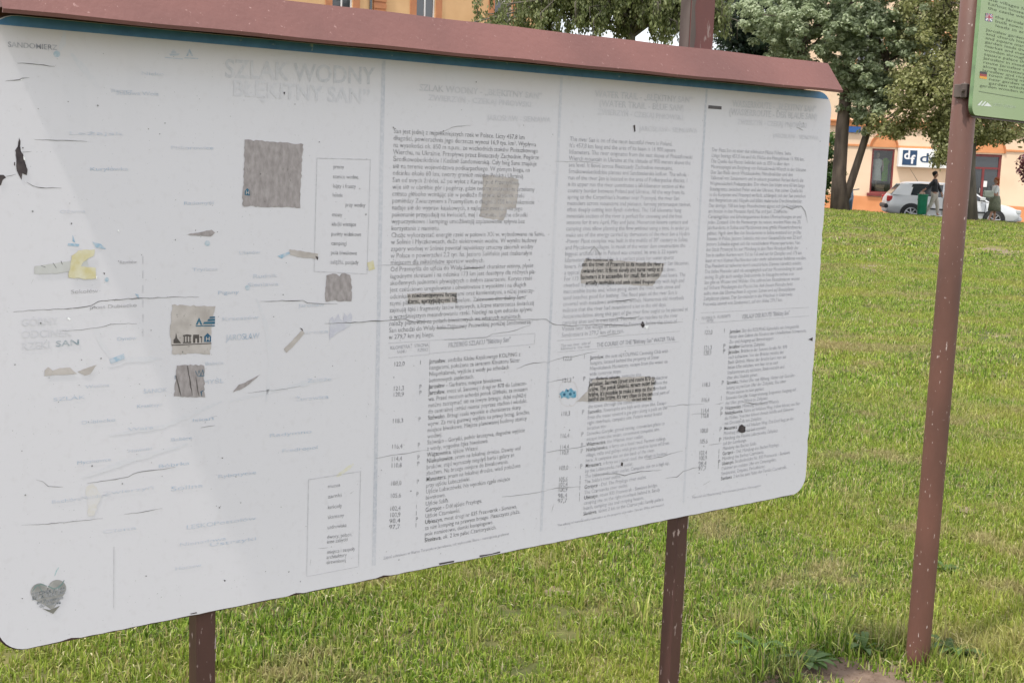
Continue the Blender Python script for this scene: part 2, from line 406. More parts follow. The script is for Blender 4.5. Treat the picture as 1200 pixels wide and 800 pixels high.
def ribbon(mb, pts, wpx, h, jit=1):
    """thin line along photo-measured points, width in metres tapering at the ends"""
    q = []
    for i in range(len(pts)-1):
        (x0, y0), (x1, y1) = pts[i], pts[i+1]; k = max(1, int(math.hypot(x1-x0, y1-y0)/5))
        for s in range(k):
            t = s/k; q.append((x0+(x1-x0)*t+jit*random.uniform(-.3, .3), y0+(y1-y0)*t+jit*random.uniform(-.45, .45)))
    q.append(pts[-1]); b = [Vector(bp(*p)) for p in q]; L_, R2 = [], []
    for i, p in enumerate(b):
        d = (b[min(i+1, len(b)-1)]-b[max(i-1, 0)]); d.normalize(); nn = Vector((-d.y, d.x)); e = min(i, len(b)-1-i)/max(1, len(b)-1)
        ww = wpx*(.35+1.3*min(.5, e*1.6))*random.uniform(.6, 1.25) if jit else wpx
        L_.append(p+nn*ww/2); R2.append(p-nn*ww/2)
    vs = [(p.x, -h, p.y) for p in L_]+[(p.x, -h, p.y) for p in R2]; n_ = len(b)
    mb.add(vs, [(i, i+1, n_+i+1, n_+i) for i in range(n_-1)])

_fc = {}
def text_mesh(body, bold=0.0, space=1.0, res=None):
    c = bpy.data.curves.new('t', 'FONT'); c.body = body; c.resolution_u = res or (2 if len(body) > 24 else 4); c.offset = bold; c.space_line = space
    o = bpy.data.objects.new('t', c); COL.objects.link(o)
    me = bpy.data.meshes.new_from_object(o); bpy.data.objects.remove(o); bpy.data.curves.remove(c)
    co_ = np.zeros(len(me.vertices)*3); me.vertices.foreach_get('co', co_); co_ = co_.reshape(-1, 3)
    polys = [tuple(p.vertices) for p in me.polygons]; bpy.data.meshes.remove(me)
    return co_, polys
def put(name, items, m, parent=None, h=.0006, label=None):
    """items: (co(n,2) in board metres, polys); one printed piece each"""
    for c_, p_ in items:
        me = bpy.data.meshes.new(name); me.from_pydata(np.stack([c_[:, 0], np.full(len(c_), -h), c_[:, 1]], 1).tolist(), [], p_); me.update()
        o = link(name, me, m, parent or panel)
    if label: o['label'] = label
    return o
def block(lines, first, last, right, bold=0.0, fs=1.0, rl=None):
    """lines between the baselines first and last (photo px); widest (or rl-th) line ends at px right"""
    a, z = bp(*first)
    if last is None: sp = None
    else: _, z2 = bp(*last); sp = (z-z2)/(len(lines)-1)
    c_, p_ = text_mesh('\n'.join(lines) if isinstance(lines, list) else lines, bold)
    ar, _ = bp(*right)
    wmax = c_[:, 0].max()
    sx = (ar-a)/wmax
    sz = sp if sp else fs
    return (np.stack([a+c_[:, 0]*sx, z+c_[:, 1]*sz], 1), p_), sx, sz
def line(body, p0, p1, hpx, bold=0.0):
    """one line from px p0 (baseline start) to px p1 (baseline end), cap height hpx"""
    a, z = bp(*p0); a1, z1 = bp(*p1); _, zt = bp(p0[0], p0[1]-hpx)
    c_, p_ = text_mesh(body, bold); sx = (a1-a)/c_[:, 0].max(); sz = (zt-z)/.69
    return (np.stack([a+c_[:, 0]*sx, z+c_[:, 1]*sz+(z1-z)*c_[:, 0]/c_[:, 0].max()], 1), p_)

PL = """San jest jedną z najpiękniejszych rzek w Polsce. Liczy 457,8 km
długości, powierzchnia jego dorzecza wynosi 16,9 tys. km². Wypływa
na wysokości ok. 850 m n.p.m., ze wschodnich stoków Piniaszkowego
Wierchu, na Ukrainie. Przepływa przez Bieszczady Zachodnie, Pogórze
Środkowobeskidzkie i Kotlinę Sandomierską. Cały bieg Sanu znajduje
się na terenie województwa podkarpackiego. W górnym biegu, na
odcinku około 60 km, tworzy granicę między Polską i Ukrainą.
San od swych źródeł, aż po wylot z Karpat pod Przemyślem,
wije się w obrębie gór i pogórzy, gdzie tworzy malownicze przełomy
często głęboko wcinając się w podłoże fliszowe. Odcinek rzeki
pomiędzy Zwierzyniem a Przemyślem o długości 158 km znakomicie
nadaje się do wypraw kajakowych, a najlepsze miesiące na jego
pokonanie przypadają na kwiecień, maj i czerwiec. Liczne ośrodki
wypoczynkowe i kempingi umożliwiają zaplanowanie spływu bez
korzystania z namiotu.
Chcąc wykorzystać energię rzeki w połowie XX w. wybudowano na Sanie,
w Solinie i Myczkowcach, duże elektrownie wodne. W wyniku budowy
zapory wodnej w Solinie powstał największy sztuczny zbiornik wodny
w Polsce o powierzchni 2,2 tys. ha. Jezioro Solińskie jest doskonałym
miejscem dla miłośników sportów wodnych.
Od Przemyśla do ujścia do Wisły San ma już charakter nizinny, płynie
łagodnymi skrętami i na odcinku 173 km jest dostępny dla różnych pła-
skodennych jednostek pływających o małym zanurzeniu. Koryto rzeki
jest częściowo uregulowane i obwałowane z wysokimi i na długich
odcinkach niedostępnymi brzegami oraz kamienistymi, a niżej piaszczy-
stymi plażami, sprzyjającymi kąpielom. Zalewowe dno doliny Sanu
zajmują łąki i fragmenty lasów łęgowych, a liczne starorzecza świadczą
o wcześniejszym meandrowaniu rzeki. Noclegi na tym odcinku spływu
należy planować na polach biwakowych we własnych namiotach.
San uchodzi do Wisły koło Dąbrowy Pniowskiej poniżej Sandomierza
w 279,7 km jej biegu.""".split('\n')
EN = """The river San is on of the most beautiful rivers in Poland.
It's 457,8 km long and the area of its basin is 16 900 square
kilometers. The river originates from the east slopes of Piniaszkowski
Wierch mountain in Ukraine at the altitude of 950 meters above the
sea level. It flows across Bieszczady Zachodnie mountains,
Srodkowobeskidzkie plateau and Sandomierska hollow. The whole -
run of the river San is located in the area of Podkarpackie district. I
n its upper run the river constitutes a 60-kilometer section of the
country border between Poland and Ukraine. All the way from its
spring to the Carpathian's frontier near Przemysl, the river San
meanders across mountains and plateaus, forming picturesque ravines,
often deeply cutting into flysch riverbed. The 158 kilometer long
mountain section of the river is perfect for canoeing and the best
seasons for it are April, May and June. Numerous leisure centers and
camping sites allow planning the flow without using a tent. In order to
make use of the energy carried by the waters of the river San a Hydro
-Power Plant complex was built in the middle of 20" century in Solina
and Myczkowce villages. In result of the water dam construction the
biggest artificial lake in Poland was created. Its area is 22 square
kilometers. The Solina lake is a perfect place for water sports
lovers. From the town of Przemysl to its mouth the river San becomes
a typical lowland-river. It flows slowly and turns gently at times.
For 173 kilometers it is accessible for small, flat bottomed boats. The
riverbed is partially navigable and embanked frequently with high and
inaccessible banks and, when going down the river, with stone and
sand beaches good for bathing. The flood plain of the river San is
covered with meadows and riparian woods. Numerous old riverbeds
indicate that the river had meandered a lot in the old days.
Accommodation along this part of the river flow ought to be planned at
camping sites and in own tents. The river San reaches to the river
Vistula near the village of Dabrowka Pniowska below the town of
Sandomierz in 279,7 km of its run.""".split('\n')
DE = """Der Fluss San ist einer der schönsten Flüsse Polens. Seine
Länge beträgt 457,8 km und die Fläche des Flussgebietes 16 900 km.
Die Quelle des Flusses befindet sich ca. 850 m über dem
Meeresspiegel am Berghang von Piniaszkowski Wierch in der Ukraine.
Der San fließt durch Westbeskiden, Mittelbeskiden und den
Talkessel von Sandomierz und in seinem gesamten Verlauf durch die
Wojewodschaft Podkarpackie. Der obere San bildet eine 60 km lange
Staatsgrenze zwischen Polen und der Ukraine. Von seiner Quelle bis
in die Karpaten und Przemysl verläuft, schlängelt sich der San zwischen
den Bergrücken und Hügeln und bildet malerische Durchbruchstäler.
Der dortige, 158 km lange Flussabschnitt eignet sich für Kanufahrer
am besten in den Monaten April, Mai und Juni. Zahlreiche
Campingplätze und Erholungszentren bieten Übernachtungen an und
jeden Zustand. Um die Flussenergie zu nutzen, wurden Mitte des 20.
Jahrhunderts in Solina und Myczkowce zwei große Wasserkraftwerke
gebaut. Nach dem Bau des Staudammes in Solina entstand der größte
Stausee in Polen. Jezioro Solinskie mit einer Gesamtfläche von 22 km².
Jezioro Solinskie eignet sich für verschiedene Wassersportarten. Von
der Stadt Przemysl bis zur Mündung in den Fluss Weichsel fließt der
San in sanften Kurven vom Tal zu Tal und hat für Dampfer und 173 km
kann er von kleinen Flachbooten oder mehr schwimmen befahren werden.
Das Flussbett ist teilweise durch unnatürliche Dämme künstlich erhöht.
Die tiefen Flussufer sind oft unzugänglich und zur Flussmündung ist sand-
steinig. Es gibt auch sandige Badestrände. In Einzugsbereichen von
San gibt es Wiesen und Wälder. Die zahlreichen Flussaltwasser weisen
auf frühere Windungen des Flusses hin. Auf diesem Flussabschnitt
sollte man das Übernachten in eigenen Zelten und auf Biwakplätzen
Zeltplätzen planen. Der San mündet in die Weichsel in Dabrowka
Pniowska unweit von Sandomierz, auf der Höhe 279,7 km.""".split('\n')
RPL = """Jarosław, siedziba Klubu Kajakowego KOLPING z
hangarami, położona za terenem Klasztoru Sióstr
Niepokalanek, wyjście z wody po schodach
betonowych zapleczach.
Jarosław - Garbarze, miejsce biwakowe.
Jarosław, most ul. Sanowej i drogi nr 870 do Lubaczo-
wa. Przed mostem uchodzi potok Głęboki, za mostem
można zatrzymać się na lewym brzegu, skąd najbliżej
do centralnej części miasta: poprzez stadion i wiadukt.
Szówsko. Brzegi rzeki wysokie o charakterze skarp
wyrw. Za rurą gazową wyjście na prawy brzeg, ścieżka,
miejsce biwakowe. Miejsce planowanej budowy stanicy
wodnej.
Szówsko - Gorylki, pobór kruszywa, dogodne wyjście
z wody, wygodna łąka biwakowa.
Wiązownica, ujście Wiszni.
Nielepkowice, prom na lokalnej drodze. Dawny wał
bruków, stąd wyruszały niegdyś barki i galary ze
zbożem. Na brzegu miejsce do biwakowania.
Manasterz, prom na lokalnej drodze, wieś położona
przy ujściu Lubaczówki.
Ujście Lubaczówki. Na wysokim cyplu miejsce
biwakowe.
Ujście Szkła.
Gorzyce - Dół ujście Przyłogu.
Ujście Czarniawki.
Ubieszyn, most drogi nr 835 Przeworsk - Sieniawa,
za nim kemping na prawym brzegu. Piaszczysta plaża,
pole namiotowe, domki kempingowe.
Sieniawa, ok. 2 km pałac Czartoryskich.""".split('\n')
REN = """Jaroslaw, the seat of KOLPING Canoeing Club with
hangars, located behind the property of Sister
Niepokalanek Monastery, escape from the water on
wide concrete steps.
Jaroslaw - Garbarze, campsite site.
Jaroslaw, Sanowa Street and route 870 to Lubaczow
bridge. The potok Gleboki, stream outlet before the
bridge. It's possible to make a stop on the riverbank
behind the bridge. It's very close to the central part of
the town: through the stadium and viaduct.
Szowsko. Riverbanks are high with slope like. Escape
from the water toward a gas pipe along a path on the
right riverbank, campsite site. Future water hostel
location site.
Szowsko-Gorylki, gravel mining, convenient place to
escape from the water, convenient campsite site.
Wiazownica, the Wisznia river outlet.
Nielepkowice, a ferry on a local road. Former rafting
village, rafts and galleys with grain used to leave off from
here. A campsite site on the bank of the river.
Manasterz, a ferry on a local road. the village is located
by the Lubaczowka river outlet.
The Lubaczowka river outlet. Campsite site on a high tip.
The Szklo's river outlet.
Gorzyce - Dol. The Przylogu river outlet.
The Czarniawka river outlet.
Ubieszyn, route 835 Przeworsk - Sieniawa bridge.
camping site on the right riverbank behind it. Sandy
beach, camping site and camping houses.
Sieniawa, about 2 km to the Czartoryski Family palace.""".split('\n')
RDE = """Jaroslaw, Sitz des KOLPING Kanuclubs mit Anlegestelle
hinter dem Gebiet des Klosters der Unbefleckten Schwestern,
Zu- und Ausgang auf Betontreppen.
Jaroslaw Garbarze, Zeltplatz.
Jaroslaw, Brücke in der Sanowa-Straße Nr. 870
nach Lubaczow. Vor der Brücke mündet der
Bach Gleboki. Hinter der Brücke kann man am
linken Ufer anhalten, von hier ist es zum
Stadtzentrum am nächsten, Stadionstraße und
über den Viadukt gehen.
Szowsko. Hohes Ufer mit Abhang. Hinter der Gasrohr-
leitung am rechten Ufer der Zeltplatz, Bau einer
Wasserstation ist hier geplant.
Szowsko-Gorylki. Kiesgewinnung, bequemer Ausgang auf
das Ufer, gute Wiese zu Zeltplatz.
Wiazownica. Mündung des Flusses Wisznia.
Nielepkowice. Fähre auf lokalem Weg, früher fuhren von hier
die Flößen. Von hier fuhren damals Schiffe und Galeeren
mit Getreide ab, am Zeltplatz.
Manasterz. Fähre auf lokalem Weg. Das Dorf liegt an der
Mündung des Flusses Lubaczowka.
Mündung des Flusses Lubaczowka, Zeltplatz
auf der Landzunge.
Mündung des Baches Szklo.
Gorzyce - Dol. Mündung des Baches Przylogu.
Mündung des Baches Czarniawka.
Ubieszyn. Straßenbrücke Nr. 835 Przeworsk - Sieniawa.
Dahinter am rechten Ufer ein Campingplatz.
Sandstrand, Zeltplatz, Ferienhäuser.
Sieniawa. 2 km bis zum Palais der Familie Czartoryski.""".split('\n')

it, _, _ = block(PL, (461, 156), (454, 397.5), (638, 275)); put('printed_text', [it], I_text, label='Polish text in the first printed column')
it, _, _ = block(EN, (667.5, 165.2), (656, 395), (813, 235)); put('printed_text', [it], I_text2, label='English text in the second printed column')
it, _, _ = block(DE, (834, 177.5), (823.5, 358.5), (950, 225)); put('printed_text', [it], I_text2, label='German text in the third printed column')
def bolds(L_, names, it_first, it_last, right):
    """bold place names struck again over the same spots"""
    n_ = len(L_); base, sx, sz = block(L_, it_first, it_last, right)
    a, z = bp(*it_first); out = []
    for i, l in enumerate(L_):
        for nm in names:
            if l.startswith(nm):
                c_, p_ = text_mesh(nm, .007); out.append((np.stack([a+c_[:, 0]*sx, z-i*sz+c_[:, 1]*sz], 1), p_)); break
    return base, out
for L_, nm, f1, l1, rt, mm_ in ((RPL, ('Jarosław', 'Szówsko.', 'Wiązownica', 'Nielepkowice', 'Manasterz', 'Gorzyce', 'Ubieszyn', 'Sieniawa'), (503, 425.8), (496.5, 635), (622, 455), I_text),
                         (REN, ('Jaroslaw', 'Szowsko.', 'Wiazownica', 'Nielepkowice', 'Manasterz', 'Gorzyce', 'Ubieszyn', 'Sieniawa'), (691.5, 421), (683.5, 603.5), (789, 460), I_text2),
                         (RDE, ('Jaroslaw', 'Szowsko.', 'Wiazownica', 'Nielepkowice', 'Manasterz', 'Gorzyce', 'Ubieszyn', 'Sieniawa'), (855, 390.3), (846.5, 562), (942, 425), I_text2)):
    b_, bl = bolds(L_, nm, f1, l1, rt)
    put('route_text', [b_], mm_); put('place_name', bl, I_bold, h=.0007)
# kilometre numbers and river sides
def nums(lst, x0, xw, xside, dx, m):
    out = []
    for y, s, side in lst:
        xx = x0+dx*(y-lst[0][0])
        out.append(line(s, (xx, y), (xx+xw, y-xw*.06), 5))
        if side: out.append(line(side, (xside+dx*(y-lst[0][0]), y-2), (xside+dx*(y-lst[0][0])+(2.6 if side == 'P' else .8), y-2.2), 5))
    return out
put('kilometre_number', nums([(429, '122,0', 'l'), (457.5, '121,3', 'P'), (464.5, '120,9', 'P'), (495.5, '118,3', 'P'), (525.5, '116,4', 'P'), (540, '114,4', 'P'), (547.5, '110,8', 'P'), (568.5, '108,0', 'P'), (583, '105,6', 'P'), (598, '102,4', 'l'), (605.5, '100,9', 'l'), (612.5, '98,4', 'P'), (619.5, '97,7', 'l')], 461, 13, 492, -.028, I_text), I_text)
put('kilometre_number', nums([(422.5, '122,0', 'l'), (448, '121,3', 'P'), (487, '118,3', 'P'), (513, '116,4', 'P'), (526, '114,4', 'P'), (532.5, '110,8', 'P'), (550.5, '108,0', 'P'), (564, '105,6', 'l'), (570, '102,4', 'l'), (576, '100,9', 'l'), (583, '98,4', 'l'), (589, '97,7', 'l')], 659, 11, 684, -.035, I_text), I_text)
put('kilometre_number', nums([(392, '122,0', 'l'), (410, '121,3', 'P'), (416, '120,9', 'P'), (453, '118,3', 'P'), (471, '116,4', 'l'), (483.5, '114,4', 'P'), (489.5, '110,8', 'P'), (507, '108,0', 'P'), (519.5, '105,6', 'P'), (533, '102,4', 'l'), (539, '100,9', 'l'), (545.5, '98,4', 'P'), (551, '97,7', 'l')], 825, 9.5, 848, -.045, I_text), I_text)
# headings
put('heading', [line('SZLAK WODNY', (263, 90.5), (439, 99), 21, .015)], I_head, label='faded large heading of the map')
put('heading', [line('BŁĘKITNY SAN”', (272, 112), (433, 122), 18, .015)], I_head2)
put('heading', [line('SZLAK WODNY - „BŁĘKITNY SAN”', (491, 106), (635, 116), 7.5, .01)], I_head)
put('heading', [line('ZWIERZYŃ - CZEKAJ PNIOWSKI', (502, 117.5), (622, 125.5), 6.5, .01), line('JAROSŁAW - SIENIAWA', (571, 141), (645, 143.5), 6.5)], I_head2)
put('heading', [line('WATER TRAIL - „BŁĘKITNY SAN”', (697, 113.5), (811, 121), 7.5, .012), line('(WATER TRAIL - BLUE SAN)', (702, 124.5), (801, 130.5), 7.5, .012)], I_head)
put('heading', [line('ZWIERZYŃ - CZEKAJ PNIOWSKI', (700, 134), (800, 141), 6.5, .01), line('JAROSŁAW - SIENIAWA', (749, 153.5), (817, 156), 6)], I_head2)
put('heading', [line('WASSERROUTE - „BŁĘKITNY SAN”', (858, 125), (956, 131.5), 7.5, .012), line('(WASSERROUTE - DER BLAUE SAN)', (854, 134.5), (957, 140.5), 7.5, .012)], I_head)
put('heading', [line('ZWIERZYŃ - CZEKAJ PNIOWSKI', (864, 145.5), (945, 150), 6, .01), line('JAROSŁAW - SIENIAWA', (906, 161), (959, 164), 5)], I_head2)
put('table_heading', [line('KILOMETRAŻ  STRONA', (457, 409.5), (502, 405.5), 4), line('SANU', (465, 414), (476, 413), 3.6), line('RZEKI', (489, 412), (501, 411), 3.6), line('PRZEBIEG SZLAKU "Błękitny San"', (525, 407), (598, 400), 5.5, .012)], I_text2)
put('table_heading', [line('The sea river  side of', (657, 406.5), (692, 403), 3.4), line('kilometre  the river', (657, 410), (692, 407), 3.4), line('THE COURSE OF THE "Błękitny San" WATER TRAIL', (699, 406.5), (791, 398.5), 5, .012)], I_text2)
put('table_heading', [line('FLUSSKILO-  FLUSSSEITE', (822, 374.5), (856, 371.5), 3.3), line('METER', (828, 377.5), (836, 377), 3), line('VERLAUF DER ROUTE "Błękitny San"', (869, 373.5), (925, 368.5), 5, .012)], I_text2)
put('footnote', [line('Zdjęć udzielono w Biurze Turystyki w Jarosławiu, tel. wykonanie Biuro - rozwiązania graficzne', (449, 655), (596, 626), 3.2)], I_text2)
put('footnote', [line('The editing of material and presentation as the property of Jaroslaw Tourism Office and research', (653, 616.5), (778, 592), 2.8)], I_text2)
put('footnote', [line('Material und Bearbeitung, Verkehrsamt Jaroslaw, Herausgeber', (811, 584), (892, 569.5), 2.8)], I_text2)
# table rules, dividers
for P in ([(455, 402), (627, 390.5)], [(455, 419), (503, 415), (503, 400)], [(627, 391), (626, 403), (503, 414)],
          [(653, 399), (796, 388)], [(653, 412.5), (694, 409), (796, 400)], [(821, 366.5), (948, 360)], [(820, 379), (860, 376), (948, 370)]):
    ribbons('table_rule', [(P, .0012)], I_line, .0005)
for x0, y0, x1, y1, ww in ((449.5, 71, 438, 662, .011), (658, 90.5, 634, 622, .009), (828, 105, 801, 588, .009)):
    mb = MB(); ribbon(mb, [(x0, y0), ((x0+x1)/2+(.0), (y0+y1)/2), (x1, y1)], ww*.85, .00035, 0); mb.build('column_divider', ink('ink divider', (.20, .24, .32), .26, .8, 3), panel)
ztop = ZT
strip = [p for p in out2 if p[1] > ZT+.0005]
strip = [(p[0]+(.0015 if p[0] < 1 else -.0015), p[1]-.001) for p in strip]
strip = sorted(strip, key=lambda p: p[0]); strip = [(strip[0][0], ZT)]+strip+[(strip[-1][0], ZT)]
poly_part('teal_band', [strip], M_blue, .0005, coords='b')
# legend boxes
for B in (((371.3, 185.5), (434, 187), (430, 321), (368, 318)), ((361.5, 561.5), (422.5, 552), (420, 663.5), (359.4, 675))):
    mb = MB(); ribbon(mb, list(B)+[B[0]], .0014, .0005, 0); mb.build('legend_frame', I_line, panel)
put('legend_text', [line(s, (x, y), (x2, y+(x2-x)*.02), 4.6) for s, x, y, x2 in (('promy', 390.5, 197.5, 403), ('stanice wodne', 390, 209, 419.5), ('kąty i fraszy', 390, 220, 417), ('hotele', 389.5, 230.5, 401.5), ('przy wodny', 404.5, 242, 428), ('mosty', 389, 253.5, 401), ('kładki wiszące', 388.5, 264.5, 417), ('punkty widokowe', 388, 276, 423), ('campingi', 388, 287, 406), ('pola biwakowe', 387.5, 298, 418), ('zalążki, pozjady', 387, 309, 420))], I_text)
put('legend_text', [line(s, (x, y), (x2, y-(x2-x)*.13), 4.3) for s, x, y, x2 in (('muzea', 384, 571.5, 398.5), ('zamki', 384, 583.5, 400), ('kościoły', 384, 596, 400.5), ('skanseny', 384, 607.5, 403), ('uzdrowiska', 383.5, 619.5, 406), ('dwory, pałace,', 383, 631, 412.5), ('inne zabytki', 383, 636.5, 407), ('miejsca i zespoły', 383, 648.5, 416), ('architektury', 382.5, 654.5, 406), ('drewnianej', 382.5, 660.5, 405))], I_text)
# faded map print
I_river = ink('ink river', (.34, .40, .46), .12, .9, 14)
put('map_lettering', [line('SANDOMIERZ', (9, 55), (67, 59), 6, .01)], ink('ink map name', (.12, .13, .16), .62, .35, 20))
put('map_lettering', [line('GÓRNY', (25, 382), (68, 380), 8.5, .01), line('ODCINEK', (25, 396), (84, 393.5), 8.5, .01), line('RZEKI', (25, 410), (58, 408), 8.5, .01)], I_head2)
put('map_lettering', [line('SAN', (65, 406), (92.5, 404), 6.5, .02)], ink('ink map teal', (.04, .13, .17), .7, .6, 25))
mp_t = [('SZLAK', 62, 470, 100, 4), ('Wetlina', 100, 455, 128, 4), ('Bóbrka', 185, 548, 222, 4), ('Huwniki', 150, 530, 178, 4), ('Rybotycze', 255, 560, 300, 4), ('Fredropol', 330, 530, 372, 4), ('Żurawica', 345, 470, 385, 4.4), ('Babica', 240, 428, 262, 4), ('Bachórz', 60, 590, 95, 4), ('Nozdrzec', 95, 585, 130, 4), ('Jarosław', 350, 360, 380, 4), ('Tryńcza', 225, 318, 255, 4), ('Pigany', 255, 345, 280, 4), ('Piskorowice', 200, 175, 250, 4), ('Kuryłówka', 105, 200, 150, 4), ('Ożanna', 70, 250, 100, 4), ('Stalowa Wola', 136, 111, 186, 4.5), ('JAROSŁAW', 265, 399, 304, 7), ('PRZEMYŚL', 215, 452, 262, 5), ('Leżajsk', 80, 158, 145, 4), ('Ulanów', 280, 298, 305, 4), ('Krzeszów', 260, 376, 303, 4.5), ('Rudnik', 296, 326, 325, 4.5), ('Sieniawa', 290, 336, 326, 4.5), ('LESKO', 218, 620, 250, 5), ('SANOK', 168, 461, 196, 5), ('Dynów', 137, 399, 160, 4), ('Dubiecko', 95, 497, 135, 4), ('Krasiczyn', 160, 478, 190, 4), ('Solina', 200, 575, 238, 5), ('Myczkowce', 90, 544, 130, 4), ('Zwierzyń', 120, 580, 180, 4), ('Nisko', 165, 88, 192, 4), ('Radomyśl', 215, 240, 250, 4), ('Bircza', 350, 392, 385, 4), ('Nienadowa', 210, 640, 265, 4), ('Postołów', 250, 615, 300, 4), ('Hoczew', 205, 668, 236, 4), ('Ustrzyki', 245, 640, 300, 4), ('Babice', 200, 517, 225, 4), ('Iskań', 225, 494, 250, 3.6), ('Załęże', 360, 448, 388, 4), ('Radymno', 315, 512, 365, 4), ('Cisna', 120, 625, 160, 4), ('Barycz', 130, 108, 155, 4), ('Wara', 150, 505, 180, 4)]
put('map_lettering', [line(s, (x, y), (x2, y+(x2-x)*(.06-.24*y/760)), h_) for s, x, y, x2, h_ in mp_t], I_map)
put('map_lettering', [line(s, (x, y), (x2, y+(x2-x)*(.06-.24*y/760)), h_) for s, x, y, x2, h_ in (('Sokołów', 83, 344, 115, 4.4), ('most Dubiecko', 105, 362, 160, 4), ('Rzuchów', 140, 309, 160, 3.6))], ink('ink small dark', (.1, .1, .1), .5, .5, 20), h=.0009)
for P in ([(76, 38), (74, 50), (70, 60)], [(83, 63), (97, 80), (110, 96), (117, 105)], [(300, 350), (310, 375), (318, 420), (312, 470)], [(126, 430), (150, 422), (190, 420)], [(128, 510), (190, 500), (260, 470)], [(95, 560), (150, 540), (220, 520)], [(110, 375), (115, 395), (130, 420)], [(270, 470), (330, 455), (400, 440)]):
    ribbons('map_river', [(P, .011)], I_river, .0003)
ribbons('crease', [([(167.5, 300+k*17), (167.4, 309+k*17)], .0016) for k in range(6)]+[([(133.5, 640), (133, 712)], .0016)], ink('ink crease', (.25, .25, .27), .35, .5, 6), .0004)
def disc(x, y, r, n=14): return [(x+r*math.cos(2*math.pi*k/n), y+r*math.sin(2*math.pi*k/n)) for k in range(n)]
poly_part('map_dot', [disc(66.5, 63.5, 4), disc(243, 285, 3.2), disc(290, 337, 3), disc(125, 327.5, 2.6)], ink('ink dots', (.15, .32, .42), .5, .4, 20), .0005)
# pictograms
tent = lambda x, y, s: [[(x, y), (x+s*.5, y-s*1.1), (x+s, y), (x+s*.72, y), (x+s*.5, y-s*.55), (x+s*.28, y)]]
boat = lambda x, y, s: [[(x, y), (x+s*1.3, y), (x+s*1.7, y-s*.35), (x-s*.2, y-s*.35)], [(x+s*.15, y-s*.45), (x+s*1.1, y-s*.45), (x+s*1.0, y-s*.75), (x+s*.3, y-s*.75)], [(x+s*.4, y-s*.82), (x+s*.85, y-s*.82), (x+s*.8, y-s*1.0), (x+s*.45, y-s*1.0)]]
poly_part('pictogram', tent(218, 66, 8)+boat(199, 65.5, 7)+[[(193, 67), (214, 69), (214, 70), (193, 68)], [(216, 67.5), (232, 68.5), (232, 69.5), (216, 68.5)]], ink('ink picto', (.08, .24, .4), .45, .4, 20), .0006)
poly_part('pictogram', [[(80, 285), (93, 286), (92, 289), (79, 288)], [(85, 275), (88, 284), (85, 283)], [(108, 283), (118, 286), (124, 292), (112, 290)], [(158, 344), (162, 345), (163, 351)], [(325, 300), (338, 295), (340, 297), (330, 303)], [(128, 421), (145, 414), (146, 420), (130, 426)]], ink('ink picto faint', (.10, .30, .45), .5, .5, 20), .0006)

# ---- torn places
def torn(P, m=M_torn, label=None, j=.8, h=.0008):
    return poly_part('torn_patch', [ragged(P, j)], m, h, label)
torn([(287, 164), (310, 165.5), (355, 169), (351, 243.5), (284, 241.5)], label='large grey square where the sheet is torn off')
torn([(202, 357), (226, 358), (252, 358.5), (248, 385), (246, 414.5), (226, 414), (202, 415), (199, 385)], M_torn2, 'torn square with tent, boat and church pictograms')
torn([(207, 428), (226, 427), (239, 428), (239.5, 465), (204, 464)], M_torn, 'small torn square with blue scribbles')
torn([(382, 322), (390, 320), (397, 323), (404, 319), (411, 322), (412.5, 352), (400, 353), (393, 352), (381, 353)], M_torn, 'small grey torn square under the legend frame')
torn([(565, 205), (588, 207), (608, 210), (605, 243), (594, 246), (590, 258), (575, 257), (562, 254), (566, 225)], M_torn2, 'beige torn patch in the Polish text', h=.00045)
torn([(217, 275), (235, 272), (248, 269), (252, 273), (247, 277)], M_torn, j=.5); torn([(339, 292), (352, 294), (372, 297), (372, 303), (355, 302), (340, 299)], M_torn2, j=.5)
torn([(52, 434), (56, 430), (62, 434), (70, 431), (82, 430), (90, 438), (52, 440)], M_torn2, j=.4); torn([(91, 435), (113, 427), (106, 438), (99, 440)], M_torn2, j=.4)
torn([(332, 409), (345, 396), (354, 386), (357, 390), (347, 402), (336, 413)], M_torn2, j=.4)
torn([(273, 459), (280, 450), (287, 448), (306, 438), (290, 451), (283, 456)], M_torn, j=.4)
torn([(40, 312), (60, 309), (102, 303), (104, 313), (70, 320), (40, 321)], mat('thin grey smear', (.44, .43, .42), .8, (.5, .5, .49), 30), j=.4)
poly_part('tape_residue', [ragged([(80, 325), (84, 300), (92, 293), (111, 292), (109, 300), (98, 306), (95, 312), (112, 313), (112, 326), (100, 327)], .6)], M_yel, .0013, 'yellow tape residue shaped like a hook')
poly_part('tape_residue', [ragged([(430, 308), (437, 305), (439, 315), (432, 317)], .5)], M_yel, .0007)
poly_part('violet_smear', [ragged([(386, 374), (389, 371), (392, 375), (396, 368), (399, 374), (402, 376), (403, 366), (407, 371), (410, 366), (413, 369), (411, 381), (403, 386), (396, 390), (388, 395), (386, 401)], .7)], M_vio, .0007)
mb_y = MB(); ribbon(mb_y, [(394, 558), (404, 551), (414, 543)], .012, .00045); mb_y.build('yellow_stain', ink('ink stain y', (.60, .56, .30), .5, .5, 20), panel)
poly_part('yellow_stain', [ragged([(100, 570), (108, 566), (118, 578), (112, 602), (104, 604)], 1.5)], ink('ink stain y2', (.55, .50, .38), .30, .9, 20), .00045)
